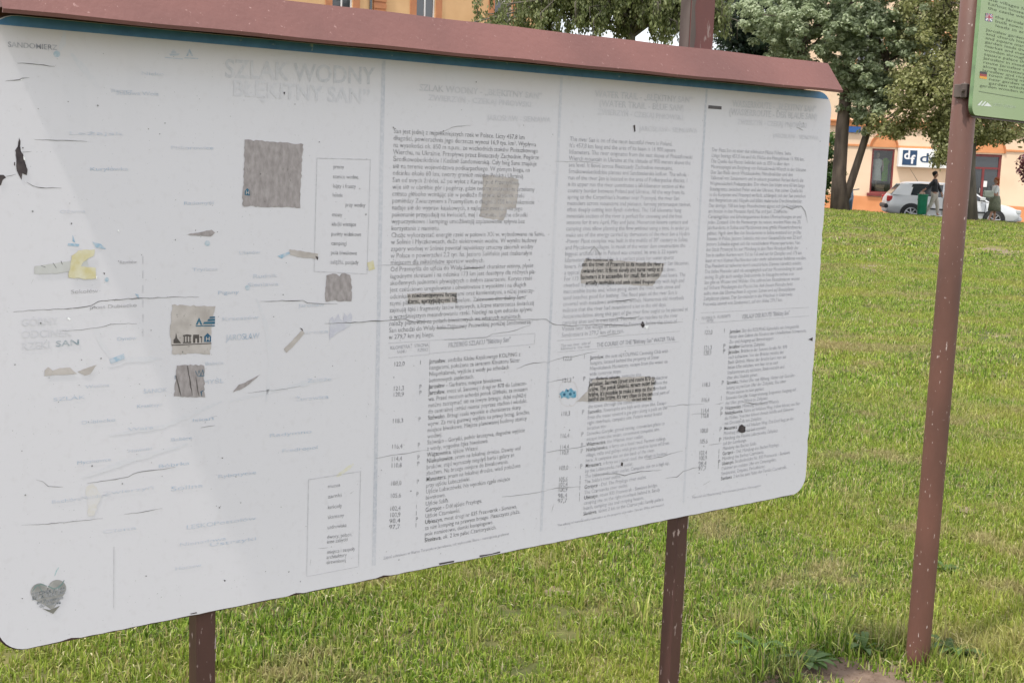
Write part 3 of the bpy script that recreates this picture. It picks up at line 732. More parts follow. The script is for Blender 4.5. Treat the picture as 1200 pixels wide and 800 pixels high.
# large tear at the far left, with dark hollow and curled lip
poly_part('tear', [ragged([(22, 162), (20.5, 172), (18, 176), (19.5, 200), (23, 207), (25, 211), (26, 203), (31, 205), (32, 199), (29, 190), (27, 181), (24, 177), (23.5, 165)], .35, 2.5), [(-2, 205), (4, 205), (7, 208), (3, 211), (1, 217), (-2, 218)], [(25.5, 173), (27.5, 172.5), (27, 174.5)], [(16.5, 190), (17.5, 190), (17.5, 194), (16.3, 194)]], M_hole, .0009, 'dark ragged tear near the left edge')
poly_part('chip', [[(27, 183), (29, 185), (29.5, 189), (27.5, 187)], [(78, 373), (80, 371.5), (83, 374), (81, 375)], [(109, 325), (114, 323), (113, 327)], [(137, 270), (139, 269), (140, 272)], [(23.5, 93), (26, 92), (25.5, 95)], [(755, 382), (760, 381), (758, 386)]], M_chip, .001)
poly_part('hole', [ragged([(866, 499), (869, 497), (873.5, 500), (873, 505.5), (869, 507), (864.5, 505)], .3, 2)], M_hole, .0009, 'dark puncture in the third column')
poly_part('hole', [[(753, 376), (755.5, 381), (753, 384.5), (750.5, 380)], [(742, 147), (744, 146.5), (744.5, 154), (743, 155), (742.5, 150)], [(728, 541), (730, 542), (729.5, 546), (727, 545)], [(369, 300), (373, 301), (372, 305)], [(351, 384), (354, 385), (355, 388)], [(332, 108), (334, 108), (333.5, 111), (332.3, 110)],
                   [(947, 397.5), (952.2, 395), (952, 399.5)], [(259.5, 535.5), (261.5, 536), (260, 537)], [(25, 700), (27, 700.3), (26, 701.5)], [(262, 678.5), (264.5, 679.5), (263, 681)], [(121, 319), (123, 320), (122, 322)]], M_hole, .0009)
poly_part('dark_bar', [[(830, 123.5), (845.5, 124.8), (845.3, 128.6), (829.8, 127.4)]], mat('dark bar print', (.07, .06, .07), .6, (.11, .1, .1), 40), .0007)
poly_part('edge_rust', [[(561.7, 650.2), (575, 648.4), (586, 645.4), (586, 647.2), (562, 652.2)], [(514, 659.4), (532, 656.2), (532, 658), (515, 661.3)], [(222, 718.6), (230, 716.6), (231, 717.8), (224, 719.2)]], M_hole, .0007)
# cracks
for P, ww in (([(16, 365), (45, 363), (74, 362), (95, 360), (107, 358), (115, 353), (150, 350), (200, 348), (233, 348)], .0018), ([(305, 353), (340, 352), (355, 352), (360, 355), (395, 356)], .0016), ([(380, 379), (410, 378), (440, 376), (475, 374), (486, 377), (505, 376)], .0022),
              ([(505, 376), (540, 374), (575, 375), (640, 374), (648, 380), (668, 382), (700, 380), (735, 381), (760, 379), (800, 377)], .0018), ([(520, 398), (550, 397), (570, 395), (577, 391), (600, 388), (620, 381), (624, 375)], .0014),
              ([(440, 311), (470, 310), (530, 310)], .001), ([(102, 566), (130, 562), (150, 558), (161, 553), (185, 550), (205, 547)], .0016), ([(42, 562), (50, 564), (56, 569), (64, 570), (74, 570)], .0012), ([(25, 615), (60, 613), (90, 610), (120, 607)], .0013), ([(145, 602), (170, 599), (190, 595)], .0012),
              ([(20, 74), (32, 74.5), (45, 76), (64, 78)], .0014), ([(6, 95), (22, 94), (26, 92), (34, 91)], .0014), ([(40, 163.5), (60, 164), (78, 165), (102, 166)], .0012), ([(31, 213), (38, 218), (48, 220), (72, 220.5)], .0016), ([(7, 207), (19, 204)], .0014), ([(26, 178), (37, 177.5)], .0012),
              ([(70, 388), (95, 386), (112, 384), (135, 379), (160, 379)], .0012), ([(515, 156), (530, 149), (552, 147)], .001), ([(440, 537), (460, 533), (480, 530), (500, 527)], .0014), ([(640, 448), (655, 445), (668, 443)], .0012), ([(605, 432), (620, 426), (640, 424)], .0016), ([(640, 425), (652, 421), (662, 418), (672, 418), (700, 411)], .0012),
              ([(640, 529.5), (666, 526), (682, 523), (700, 518)], .0016), ([(695, 556), (720, 554), (732, 557), (745, 553), (775, 550)], .002), ([(755, 538), (775, 535), (785, 531), (800, 528)], .0014), ([(780, 560), (793, 558), (800, 552), (812, 548), (820, 547)], .0016), ([(640, 574), (655, 571), (680, 570)], .0016), ([(588, 582), (610, 579), (640, 575)], .0012), ([(646, 600), (649, 590)], .0014),
              ([(690, 297), (696, 288), (702, 296), (703, 303)], .0022), ([(696, 293), (704, 298)], .0018), ([(911, 249), (917, 243), (921, 242), (928, 245), (934, 242), (939, 242), (943, 248), (946, 261)], .0022), ([(810, 581), (815, 578)], .0016), ([(824, 568), (832, 563)], .0016), ([(838, 474), (848, 471)], .0012), ([(870, 471), (882, 473), (892, 472), (905, 469)], .0022), ([(875, 505), (884, 502.5)], .0022),
              ([(775, 477), (800, 474), (825, 473)], .0012), ([(650, 189), (690, 190), (705, 192)], .001), ([(830, 521), (845, 519)], .001), ([(810, 485), (830, 484)], .001), ([(540, 315), (552, 314), (568, 313)], .0028), ([(555, 352), (575, 350), (605, 349), (618, 346)], .0018), ([(488, 375), (500, 377)], .0026), ([(510, 384), (530, 384.5), (545, 383)], .0024),
              ([(716, 353), (730, 352), (745, 350)], .0026), ([(722, 372), (735, 373), (748, 371)], .0024), ([(695, 375), (727, 373)], .001), ([(700, 394), (715, 392), (727, 390)], .0016), ([(290, 460), (330, 456), (352, 452)], .001), ([(235, 501), (252, 498)], .0012), ([(249, 488), (254, 487)], .0016), ([(410, 578), (414, 575)], .0014), ([(363, 662), (364, 655)], .0012), ([(372, 642), (384, 641)], .001), ([(36, 332), (39, 327)], .001), ([(105, 364), (111, 359), (113, 361)], .0014), ([(48, 311), (53, 313)], .0035), ([(62, 308), (66, 314)], .004), ([(71, 306), (73, 310)], .0035), ([(933, 149), (937, 151), (941, 153)], .0016)):
    ribbons('crack', [(P, ww*.78)], M_dark, .0011)
mb = MB()
for _ in range(230):
    a = random.uniform(A0+.02, A1-.02); z = random.uniform(Z0+.02, ZT-.03); r = random.choice([.0008, .001, .0012, .0018]); n_ = 5
    mb.add([(a+r*random.uniform(.5, 1.2)*math.cos(k*2*math.pi/n_), -.0012, z+r*random.uniform(.5, 1.4)*math.sin(k*2*math.pi/n_)) for k in range(n_)], [tuple(range(n_))])
mb.build('fly_specks', M_dark, panel)['kind'] = 'stuff'
# small things printed on the bared patches
poly_part('pictogram', [[(228, 403), (228, 396), (231, 392.5), (234, 390.3), (238, 392.5), (241, 396), (241, 403)]][:0]+[[(239, 400.5), (239, 394), (243, 390), (247, 394), (247, 400.5)], [(286.5, 228.5), (286.5, 224), (289.5, 220.5), (292.5, 224), (292.5, 229.3)]], I_navy, .0012)
put('pictogram', [line('H', (240.6, 399.3), (245.3, 398.9), 4.6, .02), line('H', (287.5, 227.6), (291.6, 227.8), 4.2, .02)], M_torn2, h=.0015)
poly_part('pictogram', tent(229, 380.5, 8)+[[(237.5, 379.5), (239, 377), (251.6, 376.6), (251.5, 379.5)], [(242.5, 376), (244, 373.6), (251.7, 373.2), (251.6, 375.9)], [(245, 372.8), (245.5, 370.9), (251.7, 370.6), (251.7, 372.4)], [(229, 381.3), (251.5, 380.8), (251.5, 382), (229, 382.4)]], I_navy, .0012)
poly_part('pictogram', [[(203, 402), (203, 398), (205, 396), (206, 389.5), (207.5, 396), (209, 398), (212, 402)],
                        [(214, 402), (214, 400.6), (224, 400.4), (224, 401.8)], [(214, 392.5), (219, 391.5), (224, 392.3), (224, 394), (214, 394)], [(215, 394), (216.5, 394), (216.5, 400.7), (215, 400.7)], [(218.3, 394), (219.8, 394), (219.8, 400.6), (218.3, 400.6)], [(221.6, 394), (223.1, 394), (223.1, 400.5), (221.6, 400.5)],
                        [(226, 401.7), (226, 392), (233, 391.8), (233, 401.5), (230.7, 401.5), (230.7, 396.4), (228.6, 396.4), (228.6, 401.6)], [(234, 394), (236.5, 394), (236.5, 401.3), (235.5, 401.3), (235.5, 395.5), (234, 395.5)],
                        [(201, 403.8), (247.5, 401.6), (247.5, 402.6), (201, 404.8)]], I_brown, .0012)
for P in ([(206, 440), (212, 464)], [(219.5, 428), (225, 463)], [(229, 441), (233, 464)]): ribbons('scribble', [(P, .0022)], I_brown, .0012)
for P in ([(205, 440), (205, 444)], [(229, 434), (231, 440), (233, 434), (235, 440), (237, 433), (239, 440)], [(232, 441), (239, 440)], [(236, 464), (235.5, 459), (238.5, 457)]): ribbons('scribble', [(P, .003)], I_navy, .0013)
# strips where the black text below is bared
torn([(686, 303), (700, 304), (718, 305), (746, 307), (778, 308.5), (776, 318), (772, 326), (768, 329), (764, 335), (740, 334), (720, 332), (700, 332), (681, 332), (680, 322), (683, 310)], M_torn2, 'bared strip with black English text', .5)
put('bared_text', [line('(the numerous wa', (686, 305.5), (718, 306), 3.2, .03), line('om the town of Przemysl to its mouth the river s', (681.5, 312), (777, 311.5), 5.2, .03), line('owland-river. It flows slowly and turns gently at ti', (681, 319.7), (776.5, 317.5), 5.2, .03), line('lometers it is accessible for small, flat bottom', (680.5, 327), (772, 324), 5.2, .03), line('artially navigable and emb anked frequen', (686, 333.2), (767, 332), 4.6, .03)], I_black, h=.0012)
torn([(678, 468), (688, 458), (694, 445), (704, 443), (724, 442), (750, 441), (767, 441.5), (766, 450), (764, 462), (762, 469), (740, 470), (700, 470), (676, 470)], M_torn2, 'bared strip with black English route text', .5)
put('bared_text', [line('Garbarze, campsite', (698, 445), (726, 442.8), 3, .03), line('Jaroslaw, Sanowa Street and route 870 to', (690, 452), (767, 444.8), 5, .03), line('bridge. The potok Gleboki, stream outlet bef', (689, 458.5), (768, 450.3), 5, .03), line("bridge. It's possible to make a stop on the ri", (689, 464.6), (767, 457), 5, .03), line("behind the bridge. It's very close to the cen", (689, 470), (764, 463.3), 5, .03), line('viaduct and sta', (740, 469.6), (763, 467.8), 3.6, .03)], I_black, h=.0012)
torn([(477, 344), (500, 343), (535, 342.5), (535, 354), (505, 355), (478, 356)], M_torn2, 'small bared strip with black Polish text', .4)
put('bared_text', [line('n niedostępnymi brzeg', (477.5, 348.5), (535, 346.8), 4.6, .03), line('żami, sprzyjającymi ką', (477.5, 355.4), (535.5, 353), 4.8, .03)], I_black, h=.0012)
# blue emblem with a pale ring
poly_part('emblem', [ragged([(656, 461), (659, 457), (661, 459), (663, 455), (666, 458), (669, 454), (671, 458), (675, 458), (676, 463), (672, 466), (668, 465), (665, 467), (660, 465), (657, 466)], .8, 2)], I_cyan, .0009, 'small blue emblem beside the bared strip')
poly_part('emblem', [disc(661, 462, 1.6, 8), disc(668, 461.5, 1.8, 8), disc(672.5, 460, 1.2, 8), disc(665, 457.5, 1.3, 8)], I_navy, .0011)
mb = MB(); ribbon(mb, [(655, 455), (658, 448), (666, 445.5), (673, 448), (677, 456), (677, 468), (672, 475), (664, 476), (658, 473), (655, 465), (655, 455)], .0016, .0006); mb.build('stain_ring', ink('ink ring', (.5, .42, .35), .45, .4, 20), panel)
# heart
H_ = []
for k in range(40):
    t = 2*math.pi*k/40; x = 16*math.sin(t)**3; y = 13*math.cos(t)-5*math.cos(2*t)-2*math.cos(3*t)-math.cos(4*t)
    c_, s_ = math.cos(-.20), math.sin(-.20); x, y = x*1.32, -y*1.25
    H_.append((57.5+x*c_-y*s_, 695.5+x*s_+y*c_))
poly_part('heart_cutout', [H_], mat('heart grey', (.235, .23, .22), .8, (.33, .32, .31), 60), .0008, 'small grey heart shaped spot with lettering near the lower left corner')
put('heart_text', [line('ODCINEK KAJAK', (37, 698), (77, 690.5), 3.8, .025), line('SZLAK RZEKI SAN', (37.5, 702.5), (76, 695), 3.8, .025), line('od Zwierzynia', (43, 707.5), (74, 701), 3.8, .02), line('do Pniowa', (46, 711.5), (71, 706.5), 4.2, .02)], ink('ink heart', (.08, .10, .12), .9, .2, 20), h=.0012)
ribbons('heart_band', [([(45, 685), (49, 692)], .004), ([(56, 686), (62, 689), (68, 688), (73, 683), (75, 679)], .0035), ([(38, 692), (42, 686), (48, 684), (55, 686)], .003)], mat('heart teal', (.12, .20, .20), .7, (.2, .26, .25), 50), .0011)
poly_part('heart_band', [[(49, 712), (58, 714), (70, 709), (62, 718.5)]], mat('heart brown', (.14, .14, .12), .8, (.2, .19, .17), 60), .0011)
mb = MB(); ribbon(mb, [(64, 674), (66, 669), (69, 664)], .0022, .0006); mb.build('scribble', ink('ink teal', (.1, .4, .4), .6, .3), panel)

# ================================================================== green sign on the round pipe
PB = Vector((1.364, 4.010, 0))
gy = R_(47); GU = Vector((math.cos(gy), math.sin(gy), 0)); GN = Vector((math.sin(gy), -math.cos(gy), 0))
sign = empty('trail_sign', PB, gy)
tag(sign, 'green text panel with English and German flags on a tall round brown pipe', 'sign')
mb = MB(); mb.tube([(0, 0, -.06), (0, 0, .05), (0, 0, 1.2), (0, 0, 3.1)], [.0385, .0375, .0368, .0368], 28); pipe = mb.build('pipe', M_pipe, sign, True)
T0 = .052
def gp(px, py): P = onplane(px, py, PB+GN*T0, GN); return (P-PB).dot(GU), P.z
ga, gzb = gp(1140.5, 110); _, gb = gp(1146, 135.5)
M_green = mat('pale green laminate', (.30, .395, .19), .5, (.335, .42, .22), 2.5, 6, c3=(.33, .42, .24), c3scale=4, c3lo=.5, c3hi=.75)
M_gedge = mat('green sign edge', (.16, .26, .12), .6, (.11, .16, .09), 20)
mb = MB(); mb.prism(rrect(ga, ga+.85, gb, gb+1.15, .032), -T0, -T0+.012, 0, 1); gpan = mb.build('sign_panel', [M_green, M_gedge], sign)
mb = MB(); mb.prism(rrect(ga+.004, ga+.846, gb-.006, gb+1.14, .034), -T0+.0122, -T0+.0145); mb.build('backing_tray', M_post, sign)
def gput(name, bodies, m, h=.0006):
    its = []
    for body, p0, p1, hpx, bold in bodies:
        a, z = gp(*p0); a1, z1 = gp(*p1); _, zt = gp(p0[0], p0[1]-hpx); c_, p_ = text_mesh(body, bold)
        sx = (a1-a)/c_[:, 0].max(); sz = (zt-z)/.69
        its.append((np.stack([a+c_[:, 0]*sx, z+c_[:, 1]*sz], 1), p_))
    V = []; F = []; n0 = 0
    for c_, p_ in its:
        V.append(np.stack([c_[:, 0], np.full(len(c_), -T0-h), c_[:, 1]], 1)); F += [tuple(i+n0 for i in p) for p in p_]; n0 += len(c_)
    me = bpy.data.meshes.new(name); me.from_pydata(np.concatenate(V).tolist(), [], F); me.update(); return link(name, me, m, gpan)
I_gtext = mat('sign lettering', (.09, .12, .065), .6, (.12, .15, .085), 60)
words = 'Łańcut Jarosław park zamek historic trail town church river castle from the seventeenth century with the palace garden and the monastery which was built in the market square near wooden houses route leads through forest hills and villages along meadow'.split()
rw = random.Random(3); bodies = []
def wline(n):
    s_ = ''
    while len(s_) < n: s_ += rw.choice(words)+' '
    return s_[:n]
y = -4.0
for k in range(3): bodies.append((wline(66), (1158-.3*k, 0.5+5.2*k), (1330, 35+5.2*k), 3.4, 0))
for k in range(3): bodies.append((wline(60), (1166, 21.2+5.1*k), (1330, 54.2+5.1*k), 3.3, 0))
for k in range(11): bodies.append((wline(70), (1155.5-.45*k, 36.3+4.75*k), (1330, 71+4.5*k), 3.2, 0))
for k in range(3): bodies.append((wline(64), (1158.5, 89.3+4.7*k), (1330, 118.5+4.4*k), 3.1, 0))
bodies.append((wline(70), (1148, 101.5), (1330, 132), 3.1, 0))
gput('sign_text', bodies, I_gtext)
gput('sign_text', [('ŁAŃCUT - JAROSŁAW', (1164, 124), (1190, 126), 3.2, .01)], mat('pale sign lettering', (.5, .58, .42), .6))
def gpoly(name, polys, m, h):
    mb = MB()
    for P in polys:
        q = [gp(*p) for p in P]; mb.add([(a, -T0-h, z) for a, z in q], [tuple(range(len(q)))])
    return mb.build(name, m, gpan)
gpoly('sign_rule', [[(1147, 107), (1210, 117.5), (1210, 118.2), (1147, 107.7)]], I_gtext, .0006)
gpoly('mountain_logo', [[(1145, 123.5), (1150, 118.5), (1151.5, 118.5), (1148, 123.8)], [(1149, 124), (1154, 119), (1155.5, 119.4), (1151.5, 124.2)], [(1152.5, 124.3), (1157, 120.2), (1162.3, 125.2)]], mat('white print', (.72, .74, .70), .5), .0006)
wht = mat('flag white', (.75, .74, .75), .5); fred = mat('flag red', (.42, .02, .05), .5); fblu = mat('flag blue', (.03, .03, .18), .5)
def flag_pt(u, v): return (1154.8+u*8.4-v*.6, 15.6+v*9+u*1.4)
gpoly('british_flag', [[flag_pt(0, 0), flag_pt(1, 0), flag_pt(1, 1), flag_pt(0, 1)]], fblu, .0006)
gpoly('british_flag_cross', [[flag_pt(.38, 0), flag_pt(.62, 0), flag_pt(.62, 1), flag_pt(.38, 1)], [flag_pt(0, .14), flag_pt(.14, 0), flag_pt(1, .86), flag_pt(.86, 1)], [flag_pt(.86, 0), flag_pt(1, .14), flag_pt(.14, 1), flag_pt(0, .86)]], wht, .0009)
gpoly('british_flag_cross', [[flag_pt(0, .36), flag_pt(1, .36), flag_pt(1, .64), flag_pt(0, .64)]], wht, .0012)
gpoly('british_flag_cross', [[flag_pt(.44, 0), flag_pt(.56, 0), flag_pt(.56, 1), flag_pt(.44, 1)]], fred, .0015)
gpoly('british_flag_cross', [[flag_pt(0, .43), flag_pt(1, .43), flag_pt(1, .57), flag_pt(0, .57)], [flag_pt(.0, .05), flag_pt(.05, 0), flag_pt(.45, .4), flag_pt(.4, .45)], [flag_pt(.95, 0), flag_pt(1, .05), flag_pt(.6, .45), flag_pt(.55, .4)]], fred, .0018)
def fg(u, v): return (1148.2+u*8.3-v*.4, 83.6+v*8.2+u*1.3)
gpoly('german_flag', [[fg(0, 0), fg(1, 0), fg(1, .34), fg(0, .34)]], mat('flag black', (.03, .02, .02), .5), .0006)
gpoly('german_flag', [[fg(0, .34), fg(1, .34), fg(1, .67), fg(0, .67)]], mat('flag dark red', (.32, .03, .02), .5), .0006)
gpoly('german_flag', [[fg(0, .67), fg(1, .67), fg(1, 1), fg(0, 1)]], mat('flag gold', (.75, .35, .02), .5), .0006)
# clamp on the left of the pipe
zc = 1.855
mb = MB(); mb.box(-.046, -.0365, -.016, .016, zc-.02, zc+.02, 0, .002)
clamp = mb.build('clamp', M_grime, sign)
mb = MB(); mb.box(-.058, -.038, -.030, -.010, zc-.022, zc+.022, 0, .003); mb.tube([(-.075, -.020, zc), (-.036, -.020, zc)], .006, 8); mb.build('bolt', M_grime, clamp)
mb = MB(); mb.box(.030, .05, -.0375, .02, gb+.03, gb+.09); mb.box(.030, .05, -.0375, .02, gb+.9, gb+.96); mb.build('bracket', M_grime, sign)

# ================================================================== shop building across the street
M_peach = mat('peach plaster', (.76, .575, .41), .9, (.69, .51, .355), .9, 7, bump=.1, bscale=15)
M_orange = mat('orange plaster', (.66, .29, .13), .9, (.58, .24, .10), 1.5, 6)
M_rfr = mat('dark red window frame', (.20, .035, .035), .5, (.15, .03, .03), 6)
M_wfr = mat('white window frame', (.75, .74, .72), .5, (.7, .69, .67), 5)
def glass_mat(name, col, rough=.08):
    m, n, b, lk = newmat(name); b.inputs['Base Color'].default_value = (*col, 1); b.inputs['Roughness'].default_value = rough; b.inputs['Specular IOR Level'].default_value = .7; b.inputs['Coat Weight'].default_value = .3; return m
M_glass = glass_mat('dark window glass', (.035, .04, .045)); M_carglass = glass_mat('car glass', (.02, .025, .03))
def shop_glass():
    m, n, b, lk = newmat('clear shop glass')
    g = n.nodes.new('ShaderNodeBsdfGlossy'); g.inputs['Roughness'].default_value = .02
    t = n.nodes.new('ShaderNodeBsdfTransparent'); t.inputs['Color'].default_value = (.93, .95, .94, 1)
    x = n.nodes.new('ShaderNodeMixShader'); f = n.nodes.new('ShaderNodeFresnel'); f.inputs['IOR'].default_value = 1.5
    lk(f.outputs[0], x.inputs[0]); lk(t.outputs[0], x.inputs[1]); lk(g.outputs[0], x.inputs[2]); lk(x.outputs[0], n.nodes['Material Output'].inputs['Surface']); return m
M_sglass = shop_glass()
M_tile = mat('roof tiles', (.24, .075, .05), .8, (.17, .06, .045), 3)
M_shade = mat('shop interior', (.34, .30, .27), .9, (.25, .22, .20), 3)
M_drain = mat('zinc', (.22, .22, .22), .5, (.3, .3, .3), 8)
def wall(mb, x0, x1, z0, z1, ops, y=0.0, rev=.28):
    xs_ = sorted({x0, x1, *[o[0] for o in ops], *[o[1] for o in ops]}); zs = sorted({z0, z1, *[o[2] for o in ops], *[o[3] for o in ops]})
    for i in range(len(xs_)-1):
        for j in range(len(zs)-1):
            cx, cz = (xs_[i]+xs_[i+1])/2, (zs[j]+zs[j+1])/2
            if any(o[0] < cx < o[1] and o[2] < cz < o[3] for o in ops): continue
            mb.add([(xs_[i], y, zs[j]), (xs_[i+1], y, zs[j]), (xs_[i+1], y, zs[j+1]), (xs_[i], y, zs[j+1])], [(0, 1, 2, 3)])
    for a, b, c, d in ops:
        mb.add([(a, y, c), (b, y, c), (b, y, d), (a, y, d), (a, y+rev, c), (b, y+rev, c), (b, y+rev, d), (a, y+rev, d)], [(0, 4, 5, 1), (1, 5, 6, 2), (2, 6, 7, 3), (3, 7, 4, 0)])
def window(parent, a, b, c, d, y, fm, gm, frames=2, bar=True, label=None):
    t = .07; mb = MB(); dp = .06
    mb.box(a, b, y, y+dp, c, c+t); mb.box(a, b, y, y+dp, d-t, d); mb.box(a, a+t, y, y+dp, c+t, d-t); mb.box(b-t, b, y, y+dp, c+t, d-t)
    for k in range(1, frames):
        x = a+(b-a)*k/frames; mb.box(x-.035, x+.035, y+.002, y+dp-.002, c+t, d-t)
    if bar: zz = c+(d-c)*.68; mb.box(a+t, b-t, y+.004, y+dp-.004, zz-.03, zz+.03)
    f = mb.build('window', fm, parent)
    g = MB(); g.box(a+t*.5, b-t*.5, y+.025, y+.032, c+t*.5, d-t*.5); g.build('pane', gm, f)
    return f
YB = 54.4
def bx(px, py=200): return aty(px, py, YB).x
def bz(px, py): return aty(px, py, YB).z
XL = bx(969, 170)
shop = empty('shop_building', (XL, YB, 0)); tag(shop, 'peach and orange shop building with arched window and df sign across the street', 'building')
X = lambda px, py=200: bx(px, py)-XL
w1 = (X(1020.5), X(1047), bz(1034, 226.5), bz(1034, 174.5))
dr = (X(1133), X(1173), bz(1160, 253)-.05, bz(1160, 181))
w0 = (X(1225), X(1253), w1[2]-.25, w1[3]-.25); w00 = (X(1290), X(1318), w1[2]-.35, w1[3]-.3)
WID = 26.0; HT = 11.5
UZ = bz(1034, 120)
ups = []
uz = [(5.6, 7.3), (8.7, 10.2)]
for c, d in uz:
    k = 1.0
    while k < WID-1.5: ups.append((k, k+1.05, c, d)); k += 2.7
mb = MB(); wall(mb, 0, WID, -1.5, HT, [w1, dr, w0, w00]+ups); mb.add([(0, 0, -1.5), (0, 11, -1.5), (0, 11, HT), (0, 0, HT), (WID, 0, -1.5), (WID, 11, -1.5), (WID, 11, HT), (WID, 0, HT)], [(0, 3, 2, 1), (4, 5, 6, 7), (1, 2, 6, 5), (2, 3, 7, 6)])
mb.build('wall', M_peach, shop)
def plz(x): return bz(992, 228.5)+(bz(1200, 242.3)-bz(992, 228.5))*(x-X(992))/(X(1200)-X(992))
mb = MB()
for a, b in ((-.02, dr[0]-.02), (dr[1]+.02, WID)):
    mb.add([(a, -.05, -1.2), (b, -.05, -1.2), (b, -.05, plz(b)), (a, -.05, plz(a)), (a, .0, -1.2), (b, .0, -1.2), (b, .0, plz(b)), (a, .0, plz(a))], [(0, 1, 2, 3), (3, 2, 6, 7), (0, 3, 7, 4), (1, 5, 6, 2)])
mb.build('plinth', M_orange, shop)
mb = MB()
zc1 = bz(1045, 147)
mb.box(-.05, WID, -.10, -.002, zc1-.09, zc1+.09); mb.box(-.05, WID, -.16, -.002, zc1+.092, zc1+.15)
mb.build('cornice', M_orange, shop)
mb = MB(); zb = bz(1049, 171.5)
for a, b in ((w1[1]+.15, dr[0]-.2), (-.03, w1[0]-.15), (dr[1]+.1, w0[0]-.1)): mb.box(a, b, -.04, -.002, zb-.05, zb+.03)
mb.build('string_course', M_orange, shop)
def arch(a, b, z, rr):
    cx = (a+b)/2; P = [(cx-rr, z), (cx+rr, z)]
    for k in range(1, 12): t = math.pi*k/12; P.append((cx+rr*math.cos(t), z+rr*1.0*math.sin(t)))
    m_ = MB(); m_.prism(P, -.035, -.003); m_.build('arch_panel', M_orange, shop)
    m_ = MB()
    for k in range(12):
        t0, t1 = math.pi*k/12, math.pi*(k+1)/12
        v = []
        for t in (t0, t1):
            for r in (rr, rr+.07): v += [(cx+r*math.cos(t), -.065, z+r*math.sin(t)), (cx+r*math.cos(t), -.003, z+r*math.sin(t))]
        m_.add(v, [(0, 2, 6, 4), (2, 3, 7, 6), (0, 4, 5, 1)])
    m_.build('arch_trim', mat('darker orange trim', (.45, .16, .06), .8) if 'darker orange trim' not in bpy.data.materials else bpy.data.materials['darker orange trim'], shop)
arch(w1[0], w1[1], w1[3]+.07, .53); arch(w0[0], w0[1], w0[3]+.07, .53); arch(dr[0], dr[1], dr[3]+.06, .78)
for wi in (w1, w0, w00):
    f = window(shop, wi[0], wi[1], wi[2], wi[3], .03, M_rfr, M_sglass, 1, False)
    mb = MB(); mb.box(wi[0]-.1, wi[1]+.1, -.12, .03, wi[2]-.12, wi[2]-.002); mb.build('sill', M_rfr, f)
    mb = MB(); mb.box(wi[0], wi[1], 1.0, 1.02, wi[2]-.1, wi[3]+.1); mb.box(wi[0]-.02, wi[0], .29, 1.3, wi[2]-.1, wi[3]+.1); mb.box(wi[1], wi[1]+.02, .29, 1.3, wi[2]-.1, wi[3]+.1); mb.box(wi[0], wi[1], .29, 1.3, wi[2]-.12, wi[2]-.1)
    mb.build('display_niche', M_shade, shop)
for o_ in ups:
    f = window(shop, o_[0], o_[1], o_[2], o_[3], .1, M_wfr, M_glass, 2, True)
    mb = MB(); mb.box(o_[0]-.12, o_[1]+.12, -.06, .02, o_[2]-.1, o_[2]-.002)
    mb.box(o_[0]-.14, o_[0]-.002, -.035, .0, o_[2], o_[3]+.14); mb.box(o_[1]+.002, o_[1]+.14, -.035, .0, o_[2], o_[3]+.14); mb.box(o_[0], o_[1], -.035, 0, o_[3]+.002, o_[3]+.14)
    mb.build('surround', M_orange, f)
# door: frame, dark leaves, transom
mb = MB(); a, b, c, d = dr
mb.box(a, a+.1, .05, .15, c, d); mb.box(b-.1, b, .05, .15, c, d); mb.box(a+.1, b-.1, .05, .15, d-.1, d); mb.box(a+.1, b-.1, .06, .14, d-.62, d-.54); mb.box((a+b)/2-.05, (a+b)/2+.05, .06, .14, c, d-.62)
door = mb.build('door', M_rfr, shop)
mb = MB(); mb.box(a+.1, (a+b)/2-.05, .09, .1, c+.1, d-.62); mb.box((a+b)/2+.05, b-.1, .09, .1, c+.1, d-.62); mb.box(a+.1, b-.1, .09, .1, d-.54, d-.1); mb.build('pane', M_glass, door)
mb = MB(); mb.box(a+.72, a+.92, .07, .08, c+1.25, c+1.5); mb.build('notice', M_wfr, door)
mb = MB(); mb.box((a+b)/2-.12, (a+b)/2-.08, .02, .05, c+1.0, c+1.2); mb.build('handle', M_drain, door)
mb = MB(); mb.add([(-.3, -.4, HT), (WID+.3, -.4, HT), (WID+.3, 5.5, HT+3), (-.3, 5.5, HT+3), (-.3, 11.4, HT), (WID+.3, 11.4, HT)], [(0, 1, 2, 3), (3, 2, 5, 4), (0, 3, 4), (1, 5, 2)]); mb.build('roof', M_tile, shop)
mb = MB(); mb.box(-.3, WID+.3, -.5, -.4, HT-.1, HT+.02); mb.build('gutter', M_drain, shop)
# fascia sign
sx0, sx1 = X(1050), X(1138); sz1, sz0 = bz(1050, 173.5), bz(1050, 195.5)
sg = empty('shop_sign', (XL+sx0, YB-.30, sz0)); tag(sg, 'white shop sign with navy df square on the peach wall beside the arched window', 'shop sign')
SW, SH = sx1-sx0, sz1-sz0
mb = MB(); mb.box(0, SW, 0, .28, 0, SH, 0, .02); mb.build('sign_box', mat('white sign face', (.78, .78, .76), .4, (.74, .74, .72), 2), sg)
mb = MB(); q0, q1 = .14, .14+.60; mb.box(q0, q1, -.012, -.002, .09, SH-.08); mb.build('logo_square', mat('navy sign', (.02, .055, .12), .4), sg)
def stext(body, x0, x1, z0, h, m, yy, bold, name):
    c_, p_ = text_mesh(body, bold); sx = (x1-x0)/(c_[:, 0].max()-c_[:, 0].min()); x00 = c_[:, 0].min()
    me = bpy.data.meshes.new(name); me.from_pydata(np.stack([x0+(c_[:, 0]-x00)*sx, np.full(len(c_), yy), z0+c_[:, 1]*h/.69], 1).tolist(), [], p_); me.update(); return link(name, me, m, sg)
stext('d', q0+.06, q0+.30, .34, .34, wht, -.016, .03, 'letter'); stext('f', q0+.33, q0+.53, .16, .34, wht, -.016, .03, 'letter')
